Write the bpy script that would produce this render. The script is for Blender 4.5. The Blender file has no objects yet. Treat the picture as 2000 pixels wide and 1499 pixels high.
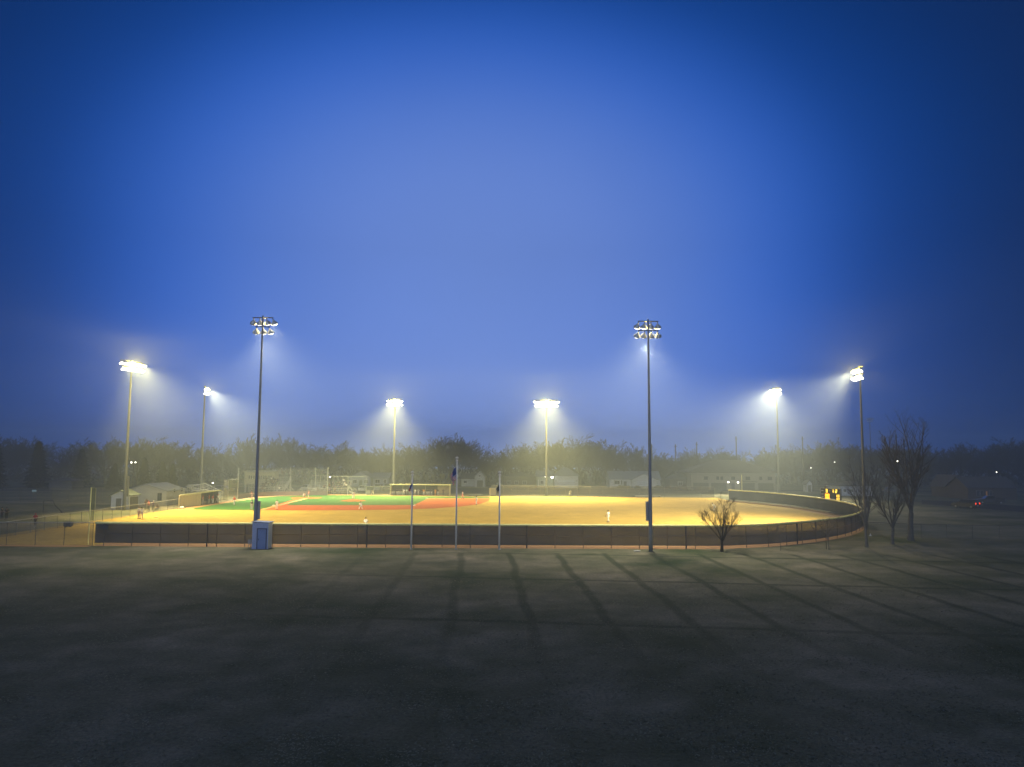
import bpy, bmesh, math, random
from mathutils import Vector, Matrix, Euler, Quaternion
R = math.radians
PI = math.pi
S = bpy.context.scene
col = S.collection

# ---------------------------------------------------------------- camera
F = 1502.0
CAM_H = 9.6
PITCH = math.atan((893.8 - 749.5) / F)
ROLL = 0.0055
CM = (Matrix.Rotation(PI / 2 + PITCH, 3, 'X') @ Matrix.Rotation(ROLL, 3, 'Z'))
cd = bpy.data.cameras.new('camera')
cam = bpy.data.objects.new('camera', cd)
col.objects.link(cam)
cam.matrix_world = Matrix.Translation((0, 0, CAM_H)) @ CM.to_4x4()
cd.sensor_width = 36.0
cd.lens = 36.0 * F / 2000.0
cd.clip_start = 0.1
cd.clip_end = 4000
S.camera = cam

def ray(px, py):
    return CM @ Vector(((px - 1000) / F, (749.5 - py) / F, -1.0))

def G(px, py, z=0.0):
    d = ray(px, py)
    t = (z - CAM_H) / d.z
    return (t * d.x, t * d.y)

def P(px, py, Y):
    d = ray(px, py)
    t = Y / d.y
    return (t * d.x, CAM_H + t * d.z)

# ---------------------------------------------------------------- sky
W = bpy.data.worlds.new("World")
S.world = W
W.use_nodes = True
nt = W.node_tree
for n in list(nt.nodes):
    nt.nodes.remove(n)
def N(tree, typ, **kw):
    n = tree.nodes.new(typ)
    for k, v in kw.items():
        setattr(n, k, v)
    return n
out = N(nt, 'ShaderNodeOutputWorld')
bg = N(nt, 'ShaderNodeBackground')
nt.links.new(bg.outputs[0], out.inputs[0])
bg.inputs[1].default_value = 1.0
sky = N(nt, 'ShaderNodeTexSky')
sky.sky_type = 'NISHITA'
sky.sun_disc = False
sky.sun_elevation = R(-3)
sky.sun_rotation = R(180)
sky.air_density = 1.6
sky.dust_density = 1.0
sky.ozone_density = 4.0
tc = N(nt, 'ShaderNodeTexCoord')
# dusk glow: brightest above the far side of the field, deep blue away from it
nrm = N(nt, 'ShaderNodeVectorMath', operation='NORMALIZE')
nt.links.new(tc.outputs['Generated'], nrm.inputs[0])
GC = Vector((-0.045, 1.0, 0.27)).normalized()
sub = N(nt, 'ShaderNodeVectorMath', operation='SUBTRACT')
nt.links.new(nrm.outputs[0], sub.inputs[0]); sub.inputs[1].default_value = GC
sx = N(nt, 'ShaderNodeSeparateXYZ'); nt.links.new(sub.outputs[0], sx.inputs[0])
def mth(op, a, b):
    n = N(nt, 'ShaderNodeMath', operation=op)
    for i, q in enumerate((a, b)):
        if isinstance(q, (int, float)): n.inputs[i].default_value = q
        else: nt.links.new(q, n.inputs[i])
    return n.outputs[0]
zu = mth('MULTIPLY', mth('MAXIMUM', sx.outputs[2], 0.0), 1.5)
zd = mth('MULTIPLY', mth('MINIMUM', sx.outputs[2], 0.0), 0.15)
cb = N(nt, 'ShaderNodeCombineXYZ')
nt.links.new(mth('MULTIPLY', sx.outputs[0], 0.95), cb.inputs[0])
nt.links.new(mth('MULTIPLY', sx.outputs[1], 0.5), cb.inputs[1])
nt.links.new(mth('ADD', zu, zd), cb.inputs[2])
ln = N(nt, 'ShaderNodeVectorMath', operation='LENGTH')
nt.links.new(cb.outputs[0], ln.inputs[0])
ramp = N(nt, 'ShaderNodeValToRGB')
nt.links.new(ln.outputs['Value'], ramp.inputs[0])
SKY = [(0.0, (.146, .260, .68)), (.14, (.134, .245, .67)), (.25, (.084, .192, .62)), (.35, (.026, .120, .54)), (.45, (.0014, .044, .245)), (.57, (.0008, .021, .110)),
       (.72, (.003, .014, .062)), (1.0, (.042, .080, .170))]
cr = ramp.color_ramp
cr.interpolation = 'B_SPLINE'
while len(cr.elements) < len(SKY):
    cr.elements.new(0.5)
for e, (p_, c_) in zip(cr.elements, SKY):
    e.position = p_
    e.color = (*c_, 1)
addn = N(nt, 'ShaderNodeMixRGB', blend_type='ADD')
addn.inputs[0].default_value = 0.05
nt.links.new(ramp.outputs[0], addn.inputs[1])
nt.links.new(sky.outputs[0], addn.inputs[2])
# thin uneven cloud deck: only a faint mottling
nz = N(nt, 'ShaderNodeTexNoise')
nz.inputs['Scale'].default_value = 2.2
nz.inputs['Detail'].default_value = 3
nt.links.new(nrm.outputs[0], nz.inputs['Vector'])
mz = N(nt, 'ShaderNodeMapRange')
mz.inputs['To Min'].default_value = 0.90
mz.inputs['To Max'].default_value = 1.10
nt.links.new(nz.outputs[0], mz.inputs['Value'])
sn = N(nt, 'ShaderNodeSeparateXYZ'); nt.links.new(nrm.outputs[0], sn.inputs[0])
ml = N(nt, 'ShaderNodeMapRange')
ml.inputs['From Min'].default_value = 0.0; ml.inputs['From Max'].default_value = 0.26
ml.inputs['To Min'].default_value = 1.4; ml.inputs['To Max'].default_value = 1.0
nt.links.new(sn.outputs[2], ml.inputs['Value'])
mul = N(nt, 'ShaderNodeVectorMath', operation='SCALE')
nt.links.new(addn.outputs[0], mul.inputs[0])
nt.links.new(mth('MULTIPLY', mz.outputs[0], ml.outputs[0]), mul.inputs['Scale'])
nt.links.new(mul.outputs[0], bg.inputs[0])

# last twilight: a broad, weak glow low in the sky behind the camera
sl = bpy.data.lights.new('sun', 'SUN')
sl.energy = 0.8
sl.angle = R(50)
sl.color = (.62, .74, 1.0)
so = bpy.data.objects.new('sun', sl)
so.rotation_euler = (R(86), 0, R(-14))
col.objects.link(so)

S.view_settings.view_transform = 'Standard'
S.view_settings.look = 'None'
S.view_settings.exposure = 0
S.view_settings.gamma = 1
S.cycles.volume_bounces = 0
S.cycles.max_bounces = 6
S.cycles.diffuse_bounces = 2
S.cycles.glossy_bounces = 2
S.cycles.transmission_bounces = 2
S.cycles.transparent_max_bounces = 24
S.cycles.sample_clamp_indirect = 3.0
S.cycles.use_light_tree = True

# ---------------------------------------------------------------- helpers
class MB:
    def __init__(s):
        s.v = []; s.f = []; s.m = []; s.cur = 0
    def add(s, vs, fs):
        o = len(s.v)
        s.v += [tuple(v) for v in vs]
        for f in fs:
            s.f.append(tuple(i + o for i in f)); s.m.append(s.cur)
        return s
    def box(s, cx, cy, cz, sx, sy, sz, rz=0.0, tilt=None):
        m = Matrix.Rotation(rz, 3, 'Z')
        if tilt: m = m @ Euler(tilt).to_matrix()
        vs = []
        for z in (-.5, .5):
            for x, y in ((-.5, -.5), (.5, -.5), (.5, .5), (-.5, .5)):
                q = m @ Vector((x * sx, y * sy, z * sz))
                vs.append((q.x + cx, q.y + cy, q.z + cz))
        return s.add(vs, [(0, 3, 2, 1), (4, 5, 6, 7), (0, 1, 5, 4), (1, 2, 6, 5), (2, 3, 7, 6), (3, 0, 4, 7)])
    def tube(s, pts, rs, n=8, cap=True):
        pts = [Vector(p) for p in pts]
        if not isinstance(rs, (list, tuple)): rs = [rs] * len(pts)
        o = len(s.v); vs = []; fs = []
        up = None
        for i, p in enumerate(pts):
            d = (pts[min(i + 1, len(pts) - 1)] - pts[max(i - 1, 0)])
            if d.length < 1e-9: d = Vector((0, 0, 1))
            d.normalize()
            if up is None or abs(up.dot(d)) > .98:
                up = Vector((1, 0, 0)) if abs(d.x) < .7 else Vector((0, 1, 0))
            a = (up - d * up.dot(d)).normalized(); b = d.cross(a); up = a
            for k in range(n):
                t = 2 * PI * k / n
                vs.append(p + a * (rs[i] * math.cos(t)) + b * (rs[i] * math.sin(t)))
        for i in range(len(pts) - 1):
            for k in range(n):
                k2 = (k + 1) % n
                fs.append((i * n + k, i * n + k2, (i + 1) * n + k2, (i + 1) * n + k))
        if cap:
            fs.append(tuple(range(n - 1, -1, -1)))
            fs.append(tuple((len(pts) - 1) * n + k for k in range(n)))
        return s.add(vs, fs)
    def prism(s, outline, axis, a, b):
        """outline of 2-D points pushed from a to b along axis ('x','y','z')"""
        n = len(outline)
        def q(p, t):
            return {'x': (t, p[0], p[1]), 'y': (p[0], t, p[1]), 'z': (p[0], p[1], t)}[axis]
        vs = [q(p, a) for p in outline] + [q(p, b) for p in outline]
        fs = [tuple(range(n - 1, -1, -1)), tuple(range(n, 2 * n))]
        fs += [(i, (i + 1) % n, n + (i + 1) % n, n + i) for i in range(n)]
        return s.add(vs, fs)
    def sphere(s, c, r, seg=10, rings=6, sq=(1, 1, 1)):
        vs = []; fs = []
        for j in range(rings + 1):
            t = PI * j / rings
            for k in range(seg):
                u = 2 * PI * k / seg
                vs.append((c[0] + r * sq[0] * math.sin(t) * math.cos(u), c[1] + r * sq[1] * math.sin(t) * math.sin(u), c[2] + r * sq[2] * math.cos(t)))
        for j in range(rings):
            for k in range(seg):
                k2 = (k + 1) % seg
                fs.append((j * seg + k, (j + 1) * seg + k, (j + 1) * seg + k2, j * seg + k2))
        return s.add(vs, fs)
    def mesh(s, name, mats, smooth=False):
        me = bpy.data.meshes.new(name)
        me.from_pydata(s.v, [], s.f)
        if not isinstance(mats, (list, tuple)): mats = [mats]
        for m in mats: me.materials.append(m)
        if len(mats) > 1: me.polygons.foreach_set('material_index', s.m)
        me.validate(clean_customdata=False)
        bm = bmesh.new(); bm.from_mesh(me)
        bmesh.ops.recalc_face_normals(bm, faces=bm.faces) if len(bm.faces) < 60000 else None
        bm.to_mesh(me); bm.free()
        if smooth: me.polygons.foreach_set('use_smooth', [True] * len(me.polygons))
        me.update()
        return me
    def build(s, name, mats, parent=None, smooth=False):
        return link(name, s.mesh(name, mats, smooth), parent)

def link(name, me, parent=None):
    o = bpy.data.objects.new(name, me)
    col.objects.link(o)
    if parent is not None: o.parent = parent
    return o

def tag(o, label=None, cat=None, group=None, kind=None):
    if label: o['label'] = label
    if cat: o['category'] = cat
    if group: o['group'] = group
    if kind: o['kind'] = kind
    return o

def empty(name, loc, label, cat, group=None, rz=0.0):
    o = bpy.data.objects.new(name, None)
    col.objects.link(o)
    o.empty_display_size = .3
    o.location = loc
    o.rotation_euler = (0, 0, rz)
    return tag(o, label, cat, group)

def copy_tree(o, loc=None, rz=None, scale=None, label=None, parent=None):
    c = o.copy()
    col.objects.link(c)
    if parent is not None: c.parent = parent
    if loc is not None: c.location = loc
    if rz is not None: c.rotation_euler = (0, 0, rz)
    if scale is not None: c.scale = scale
    if label: c['label'] = label
    for ch in list(KIDS.get(o.name, ())):
        copy_tree(bpy.data.objects[ch], parent=c)
    return c
KIDS = {}
def reg(o):
    """remember the children of a thing that will be copied"""
    KIDS[o.name] = []
    for ch in [x for x in bpy.data.objects if x.parent == o]:
        KIDS[o.name].append(ch.name); reg(ch)
    return o

MATS = {}
def mat(name, c, rough=.8, var=.15, scale=2.0, metal=0.0, c2=None, bump=0.0, emit=None, estr=0.0, detail=4, stretch=None, spec=.3):
    if name in MATS: return MATS[name]
    m = bpy.data.materials.new(name)
    m.use_nodes = True
    t = m.node_tree
    b = t.nodes['Principled BSDF']
    b.inputs['Roughness'].default_value = rough
    b.inputs['Metallic'].default_value = metal
    b.inputs['Specular IOR Level'].default_value = spec
    co = N(t, 'ShaderNodeTexCoord')
    mp = N(t, 'ShaderNodeMapping')
    t.links.new(co.outputs['Object'], mp.inputs[0])
    if stretch: mp.inputs['Scale'].default_value = stretch
    nz = N(t, 'ShaderNodeTexNoise')
    nz.inputs['Scale'].default_value = scale
    nz.inputs['Detail'].default_value = detail
    nz.inputs['Roughness'].default_value = .6
    t.links.new(mp.outputs[0], nz.inputs['Vector'])
    mx = N(t, 'ShaderNodeMixRGB')
    lo = tuple(x * (1 - var) for x in c); hi = tuple(min(1, x * (1 + var)) for x in (c2 or c))
    mx.inputs[1].default_value = (*lo, 1); mx.inputs[2].default_value = (*hi, 1)
    rp = N(t, 'ShaderNodeMapRange')
    rp.inputs['From Min'].default_value = .3; rp.inputs['From Max'].default_value = .7
    t.links.new(nz.outputs[0], rp.inputs[0])
    t.links.new(rp.outputs[0], mx.inputs[0])
    t.links.new(mx.outputs[0], b.inputs['Base Color'])
    if bump:
        bp = N(t, 'ShaderNodeBump')
        bp.inputs['Strength'].default_value = bump
        t.links.new(nz.outputs[0], bp.inputs['Height'])
        t.links.new(bp.outputs[0], b.inputs['Normal'])
    if emit:
        b.inputs['Emission Color'].default_value = (*emit, 1)
        b.inputs['Emission Strength'].default_value = estr
        m.cycles.emission_sampling = 'NONE'
    MATS[name] = m
    return m

def see_through(name, c, alpha, rough=.8, translucent=0.0, wave=None):
    """woven or wire mesh: part of the light passes straight through"""
    if name in MATS: return MATS[name]
    m = bpy.data.materials.new(name)
    m.use_nodes = True
    t = m.node_tree
    t.nodes.remove(t.nodes['Principled BSDF'])
    o = t.nodes['Material Output']
    tr = N(t, 'ShaderNodeBsdfTransparent')
    df = N(t, 'ShaderNodeBsdfDiffuse')
    co = N(t, 'ShaderNodeTexCoord')
    nz = N(t, 'ShaderNodeTexNoise'); nz.inputs['Scale'].default_value = .35; nz.inputs['Detail'].default_value = 5
    t.links.new(co.outputs['Object'], nz.inputs['Vector'])
    rp = N(t, 'ShaderNodeMapRange')
    rp.inputs['From Min'].default_value = .3; rp.inputs['From Max'].default_value = .7
    rp.inputs['To Min'].default_value = .75; rp.inputs['To Max'].default_value = 1.3
    t.links.new(nz.outputs[0], rp.inputs[0])
    sc = N(t, 'ShaderNodeVectorMath', operation='SCALE')
    sc.inputs[0].default_value = c
    t.links.new(rp.outputs[0], sc.inputs['Scale'])
    t.links.new(sc.outputs[0], df.inputs[0])
    sh = df
    if translucent:
        tl = N(t, 'ShaderNodeBsdfTranslucent')
        t.links.new(sc.outputs[0], tl.inputs[0])
        m1 = N(t, 'ShaderNodeMixShader'); m1.inputs[0].default_value = translucent
        t.links.new(df.outputs[0], m1.inputs[1]); t.links.new(tl.outputs[0], m1.inputs[2])
        sh = m1
    mx = N(t, 'ShaderNodeMixShader'); mx.inputs[0].default_value = alpha
    t.links.new(tr.outputs[0], mx.inputs[1]); t.links.new(sh.outputs[0], mx.inputs[2])
    t.links.new(mx.outputs[0], o.inputs[0])
    MATS[name] = m
    return m

# common materials
M_farpole = mat('darkened_steel_pole', (.13, .14, .15), .6, .12, 1.5)  # far poles: same steel, colour darkened to offset the strong lamp light
M_yellow = mat('yellow_cap', (.92, .88, .38), .6, .08)
M_post = mat('galvanised_dark', (.10, .095, .09), .6, .2)
M_steel = mat('steel_pole', (.30, .31, .33), .45, .12, 1.5, metal=.3)
M_alu = mat('spun_aluminium', (.62, .63, .62), .35, .08, metal=.4)
M_dark = mat('dark_metal', (.05, .055, .065), .5, .2)
M_white = mat('white_paint', (.75, .76, .78), .6, .06)
M_lens = mat('lit_lamp_lens', (1, 1, .95), .3, 0, emit=(1, .93, .72), estr=14)
M_rail = mat('aluminium_rail', (.45, .46, .46), .4, .1, metal=.3)
M_wire = see_through('chain_link_wire', (.16, .17, .17), .30)
M_screen = see_through('windscreen_fabric', (.075, .090, .120), .94, translucent=.38)
M_net = see_through('backstop_netting', (.25, .27, .26), .16)
# ---------------------------------------------------------------- fence line of the outfield
FENCE_H = 2.44
FT = [(187, 1021), (430, 1022.4), (700, 1024), (1000, 1025.5), (1370, 1027), (1440, 1026), (1500, 1024), (1560, 1020), (1620, 1014), (1660, 1007), (1680, 1000), (1684, 995),
      (1675, 988), (1650, 981), (1600, 973), (1540, 966), (1480, 961), (1418, 957)]
fence_ctrl = [Vector(G(x, y, FENCE_H)) for x, y in FT]

def catmull(c, step):
    o = []
    for i in range(len(c) - 1):
        p0 = c[max(i - 1, 0)]; p1 = c[i]; p2 = c[i + 1]; p3 = c[min(i + 2, len(c) - 1)]
        n = max(2, int((p2 - p1).length / step * 4))
        for k in range(n):
            t = k / n
            o.append(.5 * ((2 * p1) + (p2 - p0) * t + (2 * p0 - 5 * p1 + 4 * p2 - p3) * t * t + (3 * p1 - p0 - 3 * p2 + p3) * t ** 3))
    o.append(c[-1])
    # even spacing
    r = [o[0]]; acc = 0
    for a, b in zip(o, o[1:]):
        L = (b - a).length
        while acc + L >= step:
            f = (step - acc) / L
            a = a + (b - a) * f; r.append(a); L = (b - a).length; acc = 0
        acc += L
    return r
FL = catmull(fence_ctrl, 1.0)

# ---------------------------------------------------------------- ground surfaces
def ground_mat(name, cols, scales, lines=False, bump=.3, rough=.95):
    m = bpy.data.materials.new(name)
    m.use_nodes = True
    t = m.node_tree
    b = t.nodes['Principled BSDF']
    b.inputs['Roughness'].default_value = rough
    b.inputs['Specular IOR Level'].default_value = .1
    co = N(t, 'ShaderNodeTexCoord')
    def noise(s, d=5, st=None, r=.6):
        mp = N(t, 'ShaderNodeMapping')
        if st: mp.inputs['Scale'].default_value = st
        t.links.new(co.outputs['Object'], mp.inputs[0])
        n = N(t, 'ShaderNodeTexNoise'); n.inputs['Scale'].default_value = s; n.inputs['Detail'].default_value = d; n.inputs['Roughness'].default_value = r
        t.links.new(mp.outputs[0], n.inputs['Vector'])
        q = N(t, 'ShaderNodeMapRange'); q.inputs['From Min'].default_value = .32; q.inputs['From Max'].default_value = .68
        t.links.new(n.outputs[0], q.inputs[0])
        return q.outputs[0], n.outputs[0]
    a, _ = noise(scales[0], 4)
    f, _ = noise(scales[1], 6)
    g, raw = noise(scales[2], 8, None, .75)
    m1 = N(t, 'ShaderNodeMixRGB'); t.links.new(a, m1.inputs[0])
    m1.inputs[1].default_value = (*cols[0], 1); m1.inputs[2].default_value = (*cols[1], 1)
    m2 = N(t, 'ShaderNodeMixRGB'); 
    k = N(t, 'ShaderNodeMath', operation='MULTIPLY'); k.inputs[1].default_value = .55
    t.links.new(f, k.inputs[0]); t.links.new(k.outputs[0], m2.inputs[0])
    t.links.new(m1.outputs[0], m2.inputs[1]); m2.inputs[2].default_value = (*cols[2], 1)
    last = m2.outputs[0]
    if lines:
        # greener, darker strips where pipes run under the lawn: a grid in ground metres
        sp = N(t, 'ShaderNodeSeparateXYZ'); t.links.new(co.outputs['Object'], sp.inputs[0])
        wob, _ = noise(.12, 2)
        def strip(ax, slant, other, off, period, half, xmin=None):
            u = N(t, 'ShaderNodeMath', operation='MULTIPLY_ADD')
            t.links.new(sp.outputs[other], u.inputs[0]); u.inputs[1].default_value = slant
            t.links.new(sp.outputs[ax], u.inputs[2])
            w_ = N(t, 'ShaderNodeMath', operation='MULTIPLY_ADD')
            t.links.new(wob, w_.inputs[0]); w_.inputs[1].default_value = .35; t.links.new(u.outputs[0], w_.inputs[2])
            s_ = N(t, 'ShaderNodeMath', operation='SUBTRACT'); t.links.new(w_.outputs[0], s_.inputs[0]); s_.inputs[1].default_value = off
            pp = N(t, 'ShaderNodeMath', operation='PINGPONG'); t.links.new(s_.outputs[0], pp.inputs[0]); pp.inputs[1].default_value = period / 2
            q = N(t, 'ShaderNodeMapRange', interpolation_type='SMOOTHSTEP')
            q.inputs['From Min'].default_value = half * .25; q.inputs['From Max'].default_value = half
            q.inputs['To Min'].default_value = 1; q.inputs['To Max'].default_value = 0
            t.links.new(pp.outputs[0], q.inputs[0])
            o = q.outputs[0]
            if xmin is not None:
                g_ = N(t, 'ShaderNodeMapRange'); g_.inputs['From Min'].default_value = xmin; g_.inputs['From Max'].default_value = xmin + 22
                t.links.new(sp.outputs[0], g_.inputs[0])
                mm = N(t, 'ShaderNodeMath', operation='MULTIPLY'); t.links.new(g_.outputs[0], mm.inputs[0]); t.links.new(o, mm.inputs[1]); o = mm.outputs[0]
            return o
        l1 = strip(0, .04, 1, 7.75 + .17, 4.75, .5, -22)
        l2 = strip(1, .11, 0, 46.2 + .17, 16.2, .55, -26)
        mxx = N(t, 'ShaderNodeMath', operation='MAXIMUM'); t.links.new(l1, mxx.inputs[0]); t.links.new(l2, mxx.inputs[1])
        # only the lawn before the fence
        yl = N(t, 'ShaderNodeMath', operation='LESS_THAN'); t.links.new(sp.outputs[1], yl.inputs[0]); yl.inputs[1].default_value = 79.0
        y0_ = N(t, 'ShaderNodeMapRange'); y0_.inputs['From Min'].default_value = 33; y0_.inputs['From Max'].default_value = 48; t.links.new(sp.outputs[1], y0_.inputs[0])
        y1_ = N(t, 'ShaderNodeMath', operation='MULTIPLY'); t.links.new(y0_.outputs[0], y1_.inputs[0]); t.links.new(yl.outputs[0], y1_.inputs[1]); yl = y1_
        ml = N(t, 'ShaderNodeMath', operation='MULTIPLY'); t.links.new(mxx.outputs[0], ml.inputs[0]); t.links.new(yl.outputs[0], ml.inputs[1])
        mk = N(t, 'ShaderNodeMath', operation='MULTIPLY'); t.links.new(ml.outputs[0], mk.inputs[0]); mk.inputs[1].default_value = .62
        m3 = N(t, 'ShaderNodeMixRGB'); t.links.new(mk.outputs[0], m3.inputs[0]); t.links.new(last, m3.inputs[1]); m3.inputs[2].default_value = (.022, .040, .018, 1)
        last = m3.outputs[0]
    # fine blades
    v = N(t, 'ShaderNodeMapRange'); v.inputs['From Min'].default_value = 0; v.inputs['From Max'].default_value = 1
    v.inputs['To Min'].default_value = .55 if bump > .2 else .85; v.inputs['To Max'].default_value = 1.4 if bump > .2 else 1.12
    t.links.new(g, v.inputs[0])
    sc = N(t, 'ShaderNodeVectorMath', operation='SCALE'); t.links.new(last, sc.inputs[0]); t.links.new(v.outputs[0], sc.inputs['Scale'])
    t.links.new(sc.outputs[0], b.inputs['Base Color'])
    bp = N(t, 'ShaderNodeBump'); bp.inputs['Strength'].default_value = bump; bp.inputs['Distance'].default_value = .08
    t.links.new(raw, bp.inputs['Height']); t.links.new(bp.outputs[0], b.inputs['Normal'])
    return m

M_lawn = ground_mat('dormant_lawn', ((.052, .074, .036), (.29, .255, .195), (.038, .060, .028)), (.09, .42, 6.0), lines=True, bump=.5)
M_outfield = ground_mat('straw_coloured_outfield', ((.44, .30, .068), (.60, .415, .108), (.31, .215, .048)), (.2, 1.1, 4.0), bump=.25)
M_dirt = ground_mat('red_infield_dirt', ((.42, .095, .028), (.48, .12, .036), (.33, .075, .022)), (.12, .7, 4.0), bump=.08)
M_path = ground_mat('worn_base_path', ((.68, .34, .17), (.72, .38, .20), (.60, .27, .12)), (.3, 1, 4.0), bump=.08)
M_turf = ground_mat('green_turf', ((.040, .125, .030), (.055, .155, .04), (.030, .10, .025)), (.15, .6, 5.0), bump=.1)
M_track = ground_mat('warning_track_dirt', ((.40, .22, .11), (.46, .27, .14), (.32, .19, .10)), (.2, .8, 4.0), bump=.1)
M_gravel = ground_mat('pale_gravel', ((.26, .24, .21), (.34, .31, .27), (.22, .20, .17)), (.2, 1, 5.0), bump=.1)
M_asphalt = ground_mat('asphalt', ((.045, .045, .05), (.06, .06, .062), (.04, .04, .042)), (.2, 1, 5.0), bump=.1)
M_chalk = ground_mat('field_chalk', ((.72, .66, .50), (.78, .72, .58), (.66, .55, .40)), (.8, 2, 6.0), bump=.05)

def sheet(name, pts, z, m, label=None):
    me = bpy.data.meshes.new(name)
    me.from_pydata([(p[0], p[1], z) for p in pts], [], [tuple(range(len(pts)))])
    bm = bmesh.new(); bm.from_mesh(me)
    bmesh.ops.triangulate(bm, faces=bm.faces)
    for f in bm.faces:
        if f.normal.z < 0: f.normal_flip()
    bm.to_mesh(me); bm.free()
    me.materials.append(m)
    o = link(name, me)
    tag(o, kind='structure')
    if label: o['label'] = label
    return o

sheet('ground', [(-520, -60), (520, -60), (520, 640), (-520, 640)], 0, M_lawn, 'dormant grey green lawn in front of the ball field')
def arc(c, r, a0, a1, n=24):
    return [(c[0] + r * math.cos(R(a0 + (a1 - a0) * i / n)), c[1] + r * math.sin(R(a0 + (a1 - a0) * i / n))) for i in range(n + 1)]

HOME = Vector(G(598, 973)); THIRD = Vector(G(535, 988)); FIRST = Vector(G(833, 974)); SECOND = Vector(G(809, 988))
# field outline: along the outfield fence, then behind home and back down the third-base side
fl = [(p.x, p.y) for p in FL]
field = [(-44.6, 83.2)] + fl[1:] + [(50.5, 190.5), (-6, 192.0), (-30, 193.4), (-40, 196), (-50, 197), (-58, 192), (-60, 185), (-60.1, 160), (-60.4, 141), (-61.0, 120), (-61.4, 95), (-61.5, 88), (-60, 84)]
sheet('outfield_grass', field, .004, M_outfield, 'straw yellow outfield grass under the floodlights')
# grass tufts of the lawn nearest the camera
rg = random.Random(31)
gv = []; gf = []
for i in range(85000):
    y = 21 + 42 * rg.random() ** 1.9
    x = rg.uniform(-.74, .74) * y
    if math.sin(x * .9 + 2 * math.sin(y * .5)) + math.sin(y * 1.1 + x * .31) + rg.uniform(-1.3, 1.3) < -.5: continue
    h = rg.uniform(.008, .022); a = rg.uniform(0, 3.14); w = rg.uniform(.02, .055)
    dx, dy = math.cos(a) * w, math.sin(a) * w
    k = len(gv); q_ = rg.uniform(.6, 1.3)
    gv += [(x - dx, y - dy, .001), (x + dx, y + dy, .001), (x + dx * .7 - dy * q_, y + dy * .7 + dx * q_, h), (x - dx * .8 - dy * q_ * .7, y - dy * .8 + dx * q_ * .7, h * rg.uniform(.5, 1))]
    gf.append((k, k + 1, k + 2, k + 3))
me = bpy.data.meshes.new('grass'); me.from_pydata(gv, [], gf)
me.materials.append(mat('dry_grass_blades', (.10, .13, .07), .9, .2, .5, c2=(.27, .24, .17), detail=6))
tag(link('grass', me), 'short winter grass tufts in the foreground', kind='stuff')
# dirt strip just inside the outfield fence
def offset(poly, d):
    o = []
    for i, p in enumerate(poly):
        t = (poly[min(i + 1, len(poly) - 1)] - poly[max(i - 1, 0)]).normalized()
        o.append(p + Vector((-t.y, t.x)) * d)
    return o
inn = offset(FL, 2.6)
me = bpy.data.meshes.new('warning_track')
vs = [(p.x, p.y, .008) for p in offset(FL, -.35)] + [(p.x, p.y, .008) for p in inn]
n_ = len(FL)
me.from_pydata(vs, [], [(i, i + 1, n_ + i + 1, n_ + i) for i in range(n_ - 1)])
me.materials.append(M_track)
tag(link('warning_track', me), kind='structure')
# infield green turf with straight cut edges
Yf = G(505, 997)[1]
sheet('infield_turf', [(-56.5, Yf), (-44.5, Yf), (-44.5, 150), (-19, 150), (-5, 170), (-5.2, 189.8), (-30, 191.6), (-42, 193.2), (-50, 192), (-56, 187), (-58.3, 180), (-58.6, 160), (-58.8, 143)], .008, M_turf, 'bright green turf of the infield')
# red dirt along the third-base dugout and the backstop
sheet('dugout_dirt_strip', [(-60.3, 137), (-56.5, Yf), (-58.3, 143), (-58.3, 160), (-57.9, 180), (-55.6, 186.6), (-49.7, 191.6), (-42, 192.8), (-30, 191.2), (-5.2, 189.4), (-5.2, 192), (-30, 193.4), (-40, 195.8), (-50, 196.6), (-57.6, 191.8), (-60, 185), (-60.2, 160)], .012, M_track)
# infield dirt: skin between the bases and the grass line
dirt = [(-44.9, Yf), (-35, Yf)] + [G(700, 997), G(775, 996), G(850, 993.5), G(900, 990), G(935, 985.5), G(952, 980), G(957, 975), G(955, 973.6)] + \
       [G(838, 973.8), G(807, 987.2), G(700, 987.3), G(560, 987.3), G(566, 983), G(590, 976.6), (HOME.x - 1.4, HOME.y - 2)]
sheet('infield_dirt', dirt, .016, M_dirt, 'orange red infield dirt')
sheet('home_plate_dirt', arc(HOME, 3.6, 0, 360, 28)[:-1], .012 + .008, M_dirt)
sheet('third_base_path', [G(503, 997), G(512, 997), G(602, 973.8), G(596, 973.6)], .024, M_path)
sheet('foul_line_chalk', [(HOME.x + 2, HOME.y - .05), (FIRST.x + 15, FIRST.y + .15), (FIRST.x + 15, FIRST.y + .38), (HOME.x + 2, HOME.y + .2)], .024, M_chalk)
MD = Vector(G(690, 978.6))
mb = MB()
ring = []
vs = []; fs = []
for j, (r_, z_) in enumerate(((2.75, .022), (2.0, .12), (1.1, .24), (.01, .27))):
    for k in range(28):
        t_ = 2 * PI * k / 28
        vs.append((MD.x + r_ * math.cos(t_), MD.y + r_ * math.sin(t_), z_))
for j in range(3):
    for k in range(28):
        fs.append((j * 28 + k, j * 28 + (k + 1) % 28, (j + 1) * 28 + (k + 1) % 28, (j + 1) * 28 + k))
mb.add(vs, fs)
tag(mb.build('pitchers_mound', M_dirt, smooth=True), 'low round red dirt mound in the green infield', kind='structure')

def base_bag(p, label):
    b_ = MB().box(0, 0, .05, .55, .55, .1)
    o = b_.build('base_bag', M_white)
    o.location = (p[0], p[1], .02)
    tag(o, label, 'base', 'bases of the diamond')
base_bag(FIRST, 'white base at the far edge of the infield dirt')
base_bag(SECOND, 'white base on the front dirt at the corner of the green')
base_bag(THIRD, 'white base beside the fielder nearest the tall left pole')
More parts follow.
